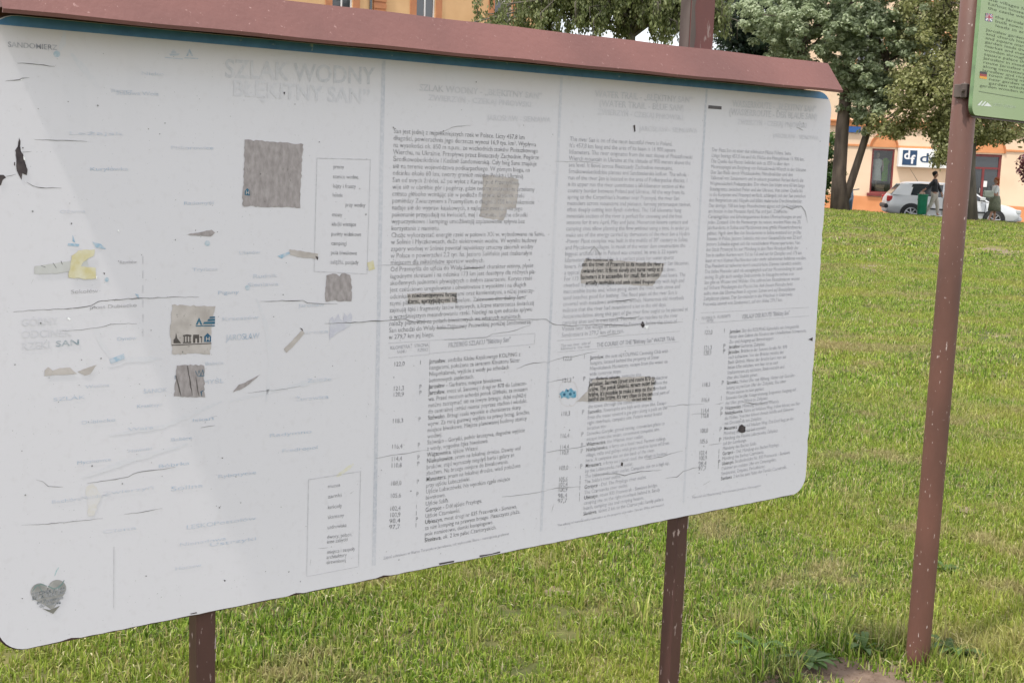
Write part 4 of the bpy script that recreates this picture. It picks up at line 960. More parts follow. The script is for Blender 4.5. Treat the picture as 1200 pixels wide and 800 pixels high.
stext('de life', q1+.14, SW-.35, .22, .38, mat('navy letters', (.03, .06, .12), .4), -.004, .012, 'lettering')
# a shop dummy and clothes in the window
dm = empty('dress_dummy', (XL+(w1[0]*.6+w1[1]*.4), YB+.45, w1[2]-.1)); tag(dm, 'shop dummy in a pale dress inside the arched window', 'shop dummy')
mb = MB(); mb.tube([(0, 0, .62), (0, 0, .95), (0, 0, 1.12), (0, 0, 1.32), (0, 0, 1.5), (0, 0, 1.54)], [.2, .17, .14, .19, .17, .06], 14); mb.build('dress', mat('pale dress', (.78, .80, .76), .9, (.68, .70, .66), 12), dm, True)
mb = MB(); mb.tube([(0, 0, 1.54), (0, 0, 1.62)], .045, 10); mb.sphere((0, 0, 1.7), (.085, .1, .12)); mb.tube([(0, 0, .0), (0, 0, .62)], .02, 8); mb.tube([(0, 0, -.02), (0, 0, .02)], .16, 16); mb.tube([(-.19, 0, 1.46), (-.24, -.02, 1.2), (-.22, -.06, 1.0)], [.045, .038, .03], 8); mb.tube([(.19, 0, 1.46), (.24, -.02, 1.2), (.22, -.06, 1.0)], [.045, .038, .03], 8)
mb.build('figure', mat('dummy skin', (.45, .36, .28), .6), dm, True)
gr = empty('hanging_garment', (XL+w1[1]-.2, YB+.55, w1[2]+.5)); tag(gr, 'bright green garment hanging at the right of the shop window', 'garment')
mb = MB(); mb.prism([(-.13, 0), (.13, 0), (.11, .7), (.17, .85), (.05, .98), (-.05, .98), (-.17, .85), (-.11, .7)], -.02, .02); mb.build('cloth', mat('green cloth', (.22, .50, .05), .9, (.17, .4, .04), 9), gr)
cl = empty('folded_clothes', (XL+w1[1]-.42, YB+.5, w1[2]-.1)); tag(cl, 'pile of beige folded clothes at the foot of the shop window', 'clothes')
mb = MB()
for k in range(5): mb.box(-.2+.02*random.random(), .2-.02*random.random(), -.15, .15, .09*k, .09*k+.085, 0, .02)
mb.build('cloth_stack', mat('beige cloth', (.50, .38, .27), .9, (.38, .30, .24), 12), cl)

# ================================================================== ochre building at the far left
e1 = aty(637, 25, 60.0); e1.z = 0
d2y = R_(33.6); D2 = Vector((math.cos(d2y), math.sin(d2y), 0)); N2 = Vector((math.sin(d2y), -math.cos(d2y), 0))
W2 = 24.0; o2 = e1-D2*W2
ob = empty('ochre_building', o2, d2y); tag(ob, 'ochre apartment building with orange window surrounds, only its upper windows seen above the board', 'building')
def op(px, py): P = onplane(px, py, e1, N2); return (P-o2).dot(D2), P.z
M_och = mat('ochre plaster', (.62, .39, .20), .9, (.56, .34, .17), 1.0, 6)
M_osur = mat('terracotta surround', (.45, .19, .09), .9, (.38, .16, .08), 3)
a1, s1 = op(487.5, 20); a2, s2 = op(510, 23); ww_ = a2-a1; zs_ = (s1+s2)/2-.05
b1, _ = op(389, 8); pitch_ = a1-b1
wins = []
k = a1
cols = [a1+pitch_*i for i in range(-9, 3) if 0.6 < a1+pitch_*i < W2-1.6]
floors = [(zs_-6.6, zs_-4.9), (zs_-3.3, zs_-1.6), (zs_, zs_+1.7), (zs_+3.3, zs_+4.9)]
for c in cols:
    for f0, f1 in floors:
        if f0 > -1: wins.append((c, c+ww_, f0, f1))
H2 = zs_+6.2
mb = MB(); wall(mb, 0, W2, -1.2, H2, wins); mb.add([(0, 0, -1.2), (0, 12, -1.2), (0, 12, H2), (0, 0, H2), (W2, 0, -1.2), (W2, 12, -1.2), (W2, 12, H2), (W2, 0, H2)], [(0, 3, 2, 1), (4, 5, 6, 7), (1, 2, 6, 5), (2, 3, 7, 6)]); mb.build('wall', M_och, ob)
for a, b, c, d in wins:
    f = window(ob, a, b, c, d, .1, M_wfr, M_glass, 2, True)
    mb = MB(); mb.box(a-.30, a-.002, -.05, 0, c-.3, d+.25); mb.box(b+.002, b+.30, -.05, 0, c-.3, d+.25); mb.box(a, b, -.05, 0, d+.002, d+.25); mb.box(a, b, -.05, 0, c-.3, c-.102); mb.box(a-.05, b+.05, -.1, .05, c-.1, c-.002); mb.build('surround', M_osur, f)
p1, _ = op(432, 8); p2, _ = op(437, 8); p3, _ = op(451, 8)
mb = MB(); mb.box(p2, p3, -.09, 0, -1, H2); mb.build('pilaster', M_osur, ob)
mb = MB(); mb.tube([((p1+p2)/2-.05, -.1, -1), ((p1+p2)/2-.05, -.1, H2)], .06, 8); mb.build('downpipe', M_glass, ob)
for i in range(12):
    zz = zs_-.6+i*.28
    mb = MB(); mb.box(p2-.02, p3+.02, -.12, -.092, zz, zz+.2); mb.build('pilaster_block', M_osur, ob)
mb = MB(); mb.box(-.1, W2+.1, -.25, -.002, H2-.3, H2); mb.build('cornice', M_osur, ob)
mb = MB(); mb.add([(-.4, -.5, H2), (W2+.4, -.5, H2), (W2+.4, 6, H2+3.2), (-.4, 6, H2+3.2), (-.4, 12.5, H2), (W2+.4, 12.5, H2)], [(0, 1, 2, 3), (3, 2, 5, 4), (0, 3, 4), (1, 5, 2)]); mb.build('roof', M_tile, ob)

# ================================================================== trees
def leaf_mat(name, c1, c2, c3):
    m, n, b, lk = newmat(name); g = n.nodes.new('ShaderNodeNewGeometry')
    r = n.nodes.new('ShaderNodeValToRGB'); r.color_ramp.elements[0].color = (*c1, 1); r.color_ramp.elements[1].color = (*c3, 1); e = r.color_ramp.elements.new(.5); e.color = (*c2, 1)
    lk(g.outputs['Random Per Island'], r.inputs[0]); lk(r.outputs[0], b.inputs['Base Color']); b.inputs['Roughness'].default_value = .5
    t = n.nodes.new('ShaderNodeBsdfTranslucent'); lk(r.outputs[0], t.inputs['Color']); x = n.nodes.new('ShaderNodeMixShader'); x.inputs[0].default_value = .48
    lk(b.outputs[0], x.inputs[1]); lk(t.outputs[0], x.inputs[2]); lk(x.outputs[0], n.nodes['Material Output'].inputs['Surface']); return m
def leaves(name, centers, per, spread, size, m, parent, droop=0.0, up=.5, aspect=1.6, seed=1):
    """many small rhombic leaves in clumps around centers"""
    g = np.random.default_rng(seed); C_ = np.repeat(np.asarray(centers), per, 0); N_ = len(C_)
    d = g.normal(size=(N_, 3)); d /= np.linalg.norm(d, axis=1)[:, None]
    rr = g.random(N_)**.45
    P = C_+d*rr[:, None]*np.asarray(spread)
    P[:, 2] -= droop*g.random(N_)**1.2
    nrm = d+g.normal(size=(N_, 3))*.55; nrm[:, 2] += up; nrm /= np.linalg.norm(nrm, axis=1)[:, None]
    t = np.cross(nrm, g.normal(size=(N_, 3))); t /= np.linalg.norm(t, axis=1)[:, None]
    if droop: t = t*.6+np.array([0, 0, -1]); t /= np.linalg.norm(t, axis=1)[:, None]; nrm = np.cross(t, g.normal(size=(N_, 3))); nrm /= np.linalg.norm(nrm, axis=1)[:, None]
    b = np.cross(nrm, t); s_ = size*(.6+.8*g.random(N_))[:, None]
    v = np.stack([P-t*s_, P+b*s_/aspect+nrm*s_*.12, P+t*s_, P-b*s_/aspect+nrm*s_*.12], 1).reshape(-1, 3)
    me = bpy.data.meshes.new(name); me.vertices.add(N_*4); me.vertices.foreach_set('co', v.ravel().astype(np.float32))
    me.loops.add(N_*4); me.loops.foreach_set('vertex_index', np.arange(N_*4, dtype=np.int32)); me.polygons.add(N_); me.polygons.foreach_set('loop_start', np.arange(0, N_*4, 4, dtype=np.int32)); me.polygons.foreach_set('loop_total', np.full(N_, 4, dtype=np.int32)); me.update(calc_edges=True)
    return link(name, me, m, parent)
M_bark = mat('bark', (.15, .115, .09), .95, (.075, .057, .047), 6, 6, bump=.8, bscale=14, stretch=(1, 1, .25))
M_bark2 = mat('pale bark', (.16, .14, .11), .95, (.08, .07, .06), 5, 6, stretch=(1, 1, .3))
def limb(mb, p, q, r0_, r1_, n=5, wob=.12, rs=None):
    p, q = Vector(p), Vector(q); pts = []; rad = []
    for i in range(n+1):
        t = i/n; w_ = (p.lerp(q, t)); 
        if 0 < i < n: w_ = w_+Vector((random.uniform(-wob, wob), random.uniform(-wob, wob), random.uniform(-wob, wob)))
        pts.append(w_); rad.append(r0_+(r1_-r0_)*t)
    mb.tube(pts, rad, 8); return pts
def crown_points(c, r, n, seed, shell=.35, gaps=3, zmin=None):
    g = np.random.default_rng(seed); out = []
    hs_ = [(g.normal(size=3)) for _ in range(gaps)]; hs_ = [h/np.linalg.norm(h) for h in hs_]
    while len(out) < n:
        d = g.normal(size=3); d /= np.linalg.norm(d)
        if any(np.dot(d, h) > .93 for h in hs_): continue
        lump = 1+.16*math.sin(d[0]*5+seed)+.13*math.sin(d[1]*6+2*seed)+.14*math.sin(d[2]*7+seed*3)
        rr = (shell+(1-shell)*g.random()**.7)*lump
        p = np.array(c)+d*rr*np.array(r)
        if zmin is not None and p[2] < zmin: continue
        out.append(p)
    return out
def tree(name, label, base, fork_px, lobes, m_leaf, bark, stems, seed, size, per, spread, group='trees on the lawn', droop=0, nl=500, up=.5, extra=None):
    t = empty(name, base); tag(t, label, 'tree', group)
    B = Vector(base); mb = MB(); tips = []
    for pts, rads in stems:
        mb.tube([Vector(p)-B for p in pts], rads, 12); tips.append(Vector(pts[-1])-B)
    cen = []
    for i, (c, r, n_) in enumerate(lobes):
        cc = Vector(c)-B; P = crown_points(cc, r, n_, seed+i, .5)
        cen += P
        st = min(tips, key=lambda q: (q-cc).length)
        for k in range(7):
            q = Vector(P[(k*37) % len(P)]); limb(mb, st, st.lerp(cc, .4)+Vector((0, 0, .1*k)), .09, .06, 3, .08); limb(mb, st.lerp(cc, .4)+Vector((0, 0, .1*k)), q, .06, .012, 5, .15)
    mb.build('trunk', bark, t, True)
    leaves('crown', cen, per, spread, size, m_leaf, t, droop, up, seed=seed)
    if extra: extra(t, B)
    return t
M_lfA = leaf_mat('blue green leaves', (.19, .235, .13), (.34, .40, .235), (.50, .55, .38))
M_lfB = leaf_mat('olive leaves', (.15, .17, .06), (.30, .31, .12), (.45, .44, .23))
M_lfC = leaf_mat('dark needles', (.018, .035, .022), (.035, .06, .035), (.07, .10, .055))
M_lfD = leaf_mat('birch leaves', (.10, .13, .045), (.19, .22, .08), (.33, .35, .17))
M_lfP = leaf_mat('purple leaves', (.07, .02, .03), (.12, .035, .05), (.18, .06, .07))
M_lfH = leaf_mat('hedge leaves', (.03, .07, .015), (.06, .13, .025), (.11, .2, .04))
# A: two-stemmed tree with blue-green crown
YA = 43.0
def P3(px, py, Y): return tuple(aty(px, py, Y))
bA = aty(984, 254, YA); bA.z = float(gz(bA.x, YA))-.05
tree('broad_tree', 'broad blue-green tree with thick trunk and slanting second stem, right of the board', bA, None,
     [(P3(985, 35, YA), (2.2, 2.2, 1.9), 320), (P3(1040, 60, YA-.6), (1.55, 1.8, 1.6), 250), (P3(930, 25, YA+.3), (1.7, 2, 1.35), 200), (P3(1015, 118, YA-.4), (.95, 1.2, .95), 100), (P3(1000, -60, YA), (2.8, 2.6, 2.2), 300)],
     M_lfA, M_bark, [([tuple(bA), P3(983, 210, YA), P3(987, 150, YA), P3(994, 90, YA), P3(998, 30, YA)], [.34, .23, .215, .19, .14]),
                     ([P3(988, 240, YA), P3(997, 215, YA-.1), P3(1010, 175, YA-.2), P3(1021, 140, YA-.3), P3(1035, 95, YA-.4)], [.14, .13, .12, .115, .08]), ([P3(1020, 143, YA-.3), P3(1040, 122, YA-.3), P3(1060, 95, YA-.3)], [.10, .07, .04])], 11, .066, 52, (.23, .23, .14), up=.9)
# C: dark conifer behind its left side
bC = aty(880, 220, 47.0); bC.z = .2
tree('dark_conifer', 'dark conifer seen above the board roof, right of the reddish upright', bC, None, [(P3(880, 30, 47), (1.5, 1.5, 2.4), 260), (P3(870, -60, 47), (1.2, 1.2, 2.4), 160), (P3(905, 60, 46.6), (1.2, 1.2, 1.0), 90)], M_lfC, M_bark, [([tuple(bC), P3(880, 60, 47), P3(880, -60, 47)], [.25, .2, .1])], 23, .075, 60, (.38, .38, .26))
# B: olive tree behind the round pipe
YT = 41.0
bB = aty(1136, 262, YT); bB.z = float(gz(bB.x, YT))-.05
tree('olive_tree', 'loose olive-green tree whose trunk stands behind the round brown pipe', bB, None,
     [(P3(1135, 60, YT), (1.9, 1.9, 1.7), 170), (P3(1085, 105, YT-.3), (1.05, 1.2, 1.05), 90), (P3(1116, 148, YT-.5), (.75, .9, .7), 55), (P3(1109, 176, YT-.6), (.34, .5, .42), 18), (P3(1175, 150, YT+.3), (1.15, 1.2, .6), 60), (P3(1130, -30, YT), (2.4, 2.4, 1.6), 160), (P3(1085, 20, YT+.6), (1.0, 1.2, 1.3), 70), (P3(1140, 120, YT+.1), (1.0, .9, .9), 60), (P3(1045, 150, YT+.5), (.8, .6, .35), 22)],
     M_lfB, M_bark2, [([tuple(bB), P3(1135, 200, YT), P3(1138, 140, YT), P3(1142, 60, YT)], [.27, .20, .18, .13])], 31, .055, 70, (.34, .34, .26), up=.3)
# D: birch with hanging twigs, open to the sky
YD = 36.0
bD = aty(735, 240, YD); bD.z = .1
hang = []
g_ = np.random.default_rng(5)
tD = empty('birch_tree', bD); tag(tD, 'airy birch with hanging twigs above the middle of the board, sky showing through', 'tree', 'trees on the lawn')
mbD = MB(); BD = Vector(bD)
mbD.tube([(0, 0, 0), Vector(P3(737, 100, YD))-BD, Vector(P3(740, 0, YD))-BD, Vector(P3(745, -120, YD))-BD], [.2, .16, .13, .07], 10)
for k in range(190):
    px = g_.uniform(540, 868); py = g_.uniform(-60, 30); yy = YD+g_.uniform(-1.8, 1.8)
    if px < 600 and g_.random() < .5: continue
    q = Vector(P3(px, py, yy))-BD; st = Vector(P3(738+g_.uniform(-3, 6), g_.uniform(-60, 45), YD))-BD
    md = st.lerp(q, .5)+Vector((0, 0, .35)); mbD.tube([st, md, q, q+Vector((.03, 0, -.5))], [.045, .03, .014, .006], 6)
    n_h = 6
    for j in range(n_h):
        s0 = md.lerp(q, g_.random()); L0 = g_.uniform(.25, .75)
        mbD.tube([s0, s0+Vector((g_.normal()*.05, g_.normal()*.05, -L0))], [.008, .003], 4)
        for s__ in np.arange(0, L0, .11): hang.append(tuple(s0+Vector((g_.normal()*.05, g_.normal()*.05, -s__))))
mbD.build('trunk', M_bark2, tD, True)
leaves('crown', hang, 13, (.12, .12, .1), .048, M_lfD, tD, 0.06, .3, 1.9, seed=8)
# purple-leaved tree whose twigs enter at the right edge
YP = 38
bP = aty(1262, 262, YP); bP.z = float(gz(bP.x, YP))-.05
tree('purple_tree', 'purple-leaved tree, only its hanging twigs reaching in at the right edge', bP, None, [(P3(1265, 110, YP), (1.3, 1.3, 1.5), 110), (P3(1212, 196, YP), (.40, .4, .5), 26)], M_lfP, M_bark, [([tuple(bP), P3(1262, 190, YP), P3(1262, 130, YP)], [.14, .12, .08])], 51, .05, 45, (.2, .2, .2))
# hedge bush left of trunk
bH = aty(958, 238, 50.0); bH.z = float(street(bH.x))-.05
bush = empty('green_bush', bH); tag(bush, 'small bright green bush between the board edge and the thick tree trunk', 'bush')
mb = MB(); Hh = aty(966, 152, 50).z-bH.z
for k in range(6): limb(mb, (0, 0, 0), (random.uniform(-.5, .5), random.uniform(-.4, .4), Hh*.8), .03, .01, 4, .05)
mb.build('stems', M_bark, bush)
leaves('foliage', crown_points((0, 0, Hh*.55), (.75, .7, Hh*.5), 130, 3), 60, (.22, .22, .2), .05, M_lfH, bush, seed=4)

# ================================================================== car
def car(loc, yaw, slope):
    root = empty('parked_car', loc, yaw); root.rotation_euler = (0, slope, yaw)
    tag(root, 'silver hatchback parked along the street in front of the peach shop', 'car')
    paint = mat('silver car paint', (.58, .59, .60), .32, (.60, .61, .62), 2, metal=.2, spec=.6); blk = mat('black plastic', (.02, .02, .022), .5); tyre_m = mat('tyre rubber', (.02, .02, .02), .8); rim_m = mat('alloy', (.45, .45, .46), .35, metal=.8)
    Lh = 2.2
    # lower body stations: x, half width, bottom z, belt z
    st = [(-2.20, .60, .42, .62), (-2.17, .74, .32, .80), (-2.08, .80, .27, .93), (-1.7, .845, .22, .97), (-.9, .86, .20, .965), (0, .865, .20, .95), (.7, .86, .20, .93), (1.05, .85, .20, .90), (1.5, .84, .22, .83), (1.9, .80, .25, .76), (2.10, .72, .28, .68), (2.2, .55, .34, .58)]
    def ringp(x, w_, z0, z1):
        h_ = z1-z0
        return [(x, -w_*.86, z0), (x, -w_*.97, z0+h_*.12), (x, -w_, z0+h_*.45), (x, -w_*.985, z0+h_*.7), (x, -w_*.93, z1-.03), (x, -w_*.82, z1), (x, 0, z1+.035), (x, w_*.82, z1), (x, w_*.93, z1-.03), (x, w_*.985, z0+h_*.7), (x, w_, z0+h_*.45), (x, w_*.97, z0+h_*.12), (x, w_*.86, z0)]
    mb = MB(); vs = []; 
    for s_ in st: vs += ringp(*s_)
    nr = 13; fs = []
    for i in range(len(st)-1):
        for k in range(nr-1): fs.append((i*nr+k, i*nr+nr+k, i*nr+nr+k+1, i*nr+k+1))
        fs.append((i*nr+nr-1, i*nr+nr+nr-1, i*nr+nr, i*nr))
    fs += [tuple(range(nr)), tuple(range((len(st)-1)*nr+nr-1, (len(st)-1)*nr-1, -1))]
    mb.add(vs, fs)
    # roof shell and pillars
    roofz = 1.43
    top = [(-1.75, .62, 1.30), (-1.60, .62, 1.38), (-1.1, .63, roofz), (-.3, .635, roofz+.01), (.15, .62, 1.40), (.35, .60, 1.35)]
    vs = []
    for x, w_, z in top: vs += [(x, -w_, z-.05), (x, -w_*.93, z-.005), (x, 0, z+.02), (x, w_*.93, z-.005), (x, w_, z-.05)]
    fs = []
    for i in range(len(top)-1):
        for k in range(4): fs.append((i*5+k, i*5+5+k, i*5+6+k, i*5+1+k))
    mb.add(vs, fs)
    def pillar(x0, x1, xt0, xt1, zb, zt):
        for s_ in (-1, 1):
            v = [(x0, s_*.79, zb), (x1, s_*.79, zb), (xt1, s_*.62, zt), (xt0, s_*.62, zt), (x0, s_*.73, zb), (x1, s_*.73, zb), (xt1, s_*.57, zt), (xt0, s_*.57, zt)]
            mb.add(v, [(0, 1, 2, 3), (7, 6, 5, 4), (0, 3, 7, 4), (1, 5, 6, 2)])
    pillar(-2.06, -1.45, -1.77, -1.35, .93, 1.33); pillar(1.02, 1.12, .32, .40, .90, 1.33); pillar(-.42, -.34, -.40, -.33, .95, 1.38)
    body = mb.build('body', paint, root, True)
    mod = body.modifiers.new('e', 'EDGE_SPLIT'); mod.split_angle = R_(38)
    for s_ in (-1, 1):
        mb = MB()
        for x0, x1, t0, t1 in ((-1.52, -.41, -1.38, -.39), (-.35, 1.04, -.34, .33)):
            mb.add([(x0, s_*.765, .955), (x1, s_*.765, .93), (t1, s_*.61, 1.37), (t0, s_*.61, 1.37)], [(0, 1, 2, 3)])
        mb.build('side_window', M_carglass, root)
    mb = MB(); mb.add([(1.10, -.74, .92), (1.10, .74, .92), (.36, .58, 1.345), (.36, -.58, 1.345)], [(0, 1, 2, 3)]); mb.build('windscreen', M_carglass, root)
    mb = MB(); mb.add([(-2.075, -.68, .95), (-2.075, .68, .95), (-1.77, .57, 1.30), (-1.77, -.57, 1.30)], [(0, 1, 2, 3)]); mb.build('rear_window', M_carglass, root)
    for x in (-1.38, 1.30):
        for s_ in (-1, 1):
            mb = MB(); mb.tube([(x, s_*.845, .31), (x, s_*.868, .31)], .365, 24); mb.build('wheel_arch', blk, root)
            mb = MB(); mb.tube([(x, s_*.70, .31), (x, s_*.86, .31), (x, s_*.876, .31)], [.31, .31, .29], 24); tw = mb.build('wheel', tyre_m, root, True)
            mb = MB(); mb.tube([(x, s_*.86, .31), (x, s_*.884, .31)], .055, 12)
            for k in range(7):
                t = 2*math.pi*k/7; mb.tube([(x, s_*.88, .31), (x+.2*math.cos(t), s_*.88, .31+.2*math.sin(t))], .022, 6)
            for k in range(20):
                t0 = 2*math.pi*k/20; t1 = 2*math.pi*(k+1)/20; mb.tube([(x+.2*math.cos(t0), s_*.88, .31+.2*math.sin(t0)), (x+.2*math.cos(t1), s_*.88, .31+.2*math.sin(t1))], .02, 5, cap=False)
            mb.build('rim', rim_m, tw)
    for s_ in (-1, 1):
        mb = MB(); mb.box(-2.20, -2.02, s_*.73-.06, s_*.73+.06, .68, .88, 0, .02); mb.build('tail_lamp', mat('red lamp', (.35, .02, .02), .25), root)
        mb = MB(); mb.box(1.98, 2.165, s_*.58-.16, s_*.58+.14, .56, .70, 0, .02); mb.build('headlight', glass_mat('lamp glass', (.5, .52, .54)), root)
        mb = MB(); mb.box(.78, .94, s_*.93-.08, s_*.93+.08, .93, 1.06, 0, .02); mb.build('mirror', paint, root)
        mb = MB(); mb.box(-1.0, 1.0, s_*.868-.012, s_*.868+.012, .50, .55); mb.build('side_moulding', blk, root)
        for xh in (-1.22, -.25):
            mb = MB(); mb.box(xh, xh+.17, s_*.862-.012, s_*.862+.014, .80, .835); mb.build('door_handle', blk, root)
        mb = MB(); mb.box(-.385, -.375, s_*.86-.006, s_*.86+.01, .30, .92); mb.box(.98, .99, s_*.856-.006, s_*.856+.01, .30, .88); mb.build('door_seam', blk, root)
    mb = MB(); mb.box(2.13, 2.205, -.40, .40, .52, .64, 0, .01); mb.build('grille', blk, root)
    mb = MB(); mb.box(2.02, 2.235, -.66, .66, .30, .46, 0, .04); mb.build('front_bumper', paint, root)
    mb = MB(); mb.box(2.236, 2.245, -.26, .26, .34, .45); mb.build('number_plate', wht, root)
    mb = MB(); mb.box(-2.25, -2.05, -.76, .76, .44, .60, 0, .04); mb.build('rear_bumper', blk, root)
    mb = MB(); mb.tube([(-1.15, 0, 1.44), (-1.45, 0, 1.86)], [.008, .004], 6); mb.build('antenna', blk, root)
    return root
yc = 47.4
pc = aty(1111, 262, yc); rz0 = float(street(pc.x))-.13
c_ = car((pc.x, yc, rz0), R_(-9), R_(2.0)); c_.scale = (1.08, 1.05, 1.03)

# ================================================================== people
def skin_mesh(name, chains, m, parent, sub=2, root=0):
    """chains: list of lists of (point, radius); first point of later chains may equal an existing one"""
    V = []; E = []; Rr = []
    def idx(p):
        for i, q in enumerate(V):
            if (Vector(q)-Vector(p)).length < 1e-4: return i
        return None
    for ch in chains:
        prev = None
        for p, r in ch:
            i = idx(p)
            if i is None: V.append(tuple(p)); Rr.append(r if isinstance(r, tuple) else (r, r)); i = len(V)-1
            if prev is not None and prev != i: E.append((prev, i))
            prev = i
    me = bpy.data.meshes.new(name); me.from_pydata(V, E, []); o = link(name, me, m, parent)
    md = o.modifiers.new('skin', 'SKIN'); md.use_smooth_shade = True
    for i, r in enumerate(Rr): o.data.skin_vertices[0].data[i].radius = r
    for i in range(len(V)): o.data.skin_vertices[0].data[i].use_root = (i == root)
    ms = o.modifiers.new('sub', 'SUBSURF'); ms.levels = sub; ms.render_levels = sub
    return o
M_skin = mat('skin', (.42, .24, .17), .6, (.38, .21, .15), 12)
def hand(w_, d, side):
    """fingers chained from wrist w_ in direction d"""
    w_, d = Vector(w_), Vector(d).normalized(); s_ = d.cross(Vector((0, 1, .1))).normalized()*side; palm = w_+d*.07
    ch = [[(w_, .024), (palm, (.036, .02))]]
    for k, (off, ln) in enumerate(((-.027, .062), (-.009, .075), (.009, .07), (.026, .055))):
        b = palm+s_*off+d*.012; ch.append([(palm, (.036, .02)), (b, .0095), (b+d*ln*.5+Vector((0, -.004, 0)), .0085), (b+d*ln*.85+Vector((0, -.022, 0)), .007)])
    tb = w_+d*.03-s_*.034; ch.append([(w_, .024), (tb, .011), (tb+d*.045-s_*.012, .009)])
    return ch
def head(root, c, hair_c, face, long=False, tilt=0):
    """c: centre of head"""
    mb = MB(); mb.sphere(c, (.076, .095, .115), 16, 12); h = mb.build('head', M_skin, root, True)
    f = Vector(face).normalized(); r = Vector((f.y, -f.x, 0)); C0 = Vector(c)
    mb = MB(); mb.sphere(C0+f*.092+Vector((0, 0, -.01)), (.014, .014, .022), 8, 6); 
    for s_ in (-1, 1): mb.sphere(C0+r*s_*.078+Vector((0, 0, -.005)), (.014, .016, .028), 8, 6)
    mb.build('ears_and_nose', M_skin, h, True)
    mb = MB()
    for s_ in (-1, 1): mb.sphere(C0+f*.082+r*s_*.03+Vector((0, 0, .012)), (.010, .010, .007), 8, 6)
    mb.sphere(C0+f*.084+Vector((0, 0, -.052)), (.024, .012, .006), 8, 6); mb.build('eyes_and_mouth', M_hole, h, True)
    mb = MB(); g2 = random.Random(4)
    mb.sphere(C0-f*.018+Vector((0, 0, .028)), (.092, .104, .112), 16, 12)
    for k in range(26):
        a = g2.uniform(0, 6.28); e = g2.uniform(.1, 1.3); dd = Vector((math.cos(a)*math.cos(e), math.sin(a)*math.cos(e), math.sin(e)))
        if dd.dot(f) > .55 and e < .6: continue
        mb.sphere(C0-f*.018+Vector((0, 0, .03))+dd*.088, (.03, .03, .026), 7, 5)
    if long: mb.sphere(C0-f*.06+Vector((0, 0, -.07)), (.08, .06, .09), 12, 8)
    mb.build('hair', hair_c, root, True)
# man walking right, leaning forward, one hand at the bin
def person_man(loc):
    r = empty('person', loc); tag(r, 'person in a dark jacket and pale trousers bending by the green litter bin', 'person')
    hip = (0, 0, .86); che = (-.02, 0, 1.22); nk = (-.03, 0, 1.40); hd = (-.02, -.02, 1.55)
    chains = [[(hip, (.14, .11)), (che, (.16, .11)), (nk, .055), ((-.025, 0, 1.48), .05)]]
    kl, al, fl = (-.10, -.08, .48), (-.30, -.08, .12), (-.20, -.10, .06)
    kr, ar, fr = (.14, .08, .47), (.16, .08, .10), (.29, .06, .05)
    chains += [[(hip, .13), ((-.02, -.09, .78), .085), (kl, .055), (al, .038), (fl, .035)], [(hip, .13), ((.03, .09, .78), .085), (kr, .055), (ar, .038), (fr, .035)]]
    el, wl = (-.24, -.16, 1.13), (-.36, -.18, 1.0); er, wr = (.16, .20, 1.10), (.26, .16, .88)
    chains += [[(che, .15), ((-.06, -.19, 1.34), .06), (el, .042), (wl, .026)], [(che, .15), ((.02, .19, 1.34), .06), (er, .042), (wr, .026)]]
    chains += hand(wl, (-.8, 0, -.6), 1)+hand(wr, (.4, 0, -1), -1)
    skin_mesh('body', chains, M_skin, r)
    jk = mat('dark jacket', (.03, .032, .04), .85, (.05, .05, .055), 14)
    skin_mesh('jacket', [[((0, 0, .84), (.18, .15)), ((-.01, 0, 1.0), (.165, .13)), (che, (.185, .14)), ((-.03, 0, 1.37), (.10, .09))], [(che, .18), ((-.06, -.20, 1.33), .075), (el, .062), ((-.33, -.175, 1.03), .045)], [(che, .18), ((.02, .20, 1.33), .075), (er, .062), ((.245, .165, .91), .045)]], jk, r)
    skin_mesh('trousers', [[((0, 0, .98), (.155, .125)), ((0, 0, .84), (.155, .13)), ((-.02, -.09, .76), .105), (kl, .078), ((-.28, -.08, .16), .06)], [((0, 0, .84), (.155, .13)), ((.03, .09, .76), .105), (kr, .078), ((.16, .08, .15), .06)]], mat('pale trousers', (.55, .50, .44), .9, (.47, .43, .38), 10), r)
    mb = MB()
    for p in ((-.22, -.09, .055), (.25, .065, .045)): mb.sphere(p, (.135, .05, .05), 12, 8)
    mb.build('shoes', mat('white shoes', (.7, .7, .7), .6), r, True)
    head(r, hd, mat('black hair', (.012, .01, .01), .8), (.9, -.4, 0))
    return r
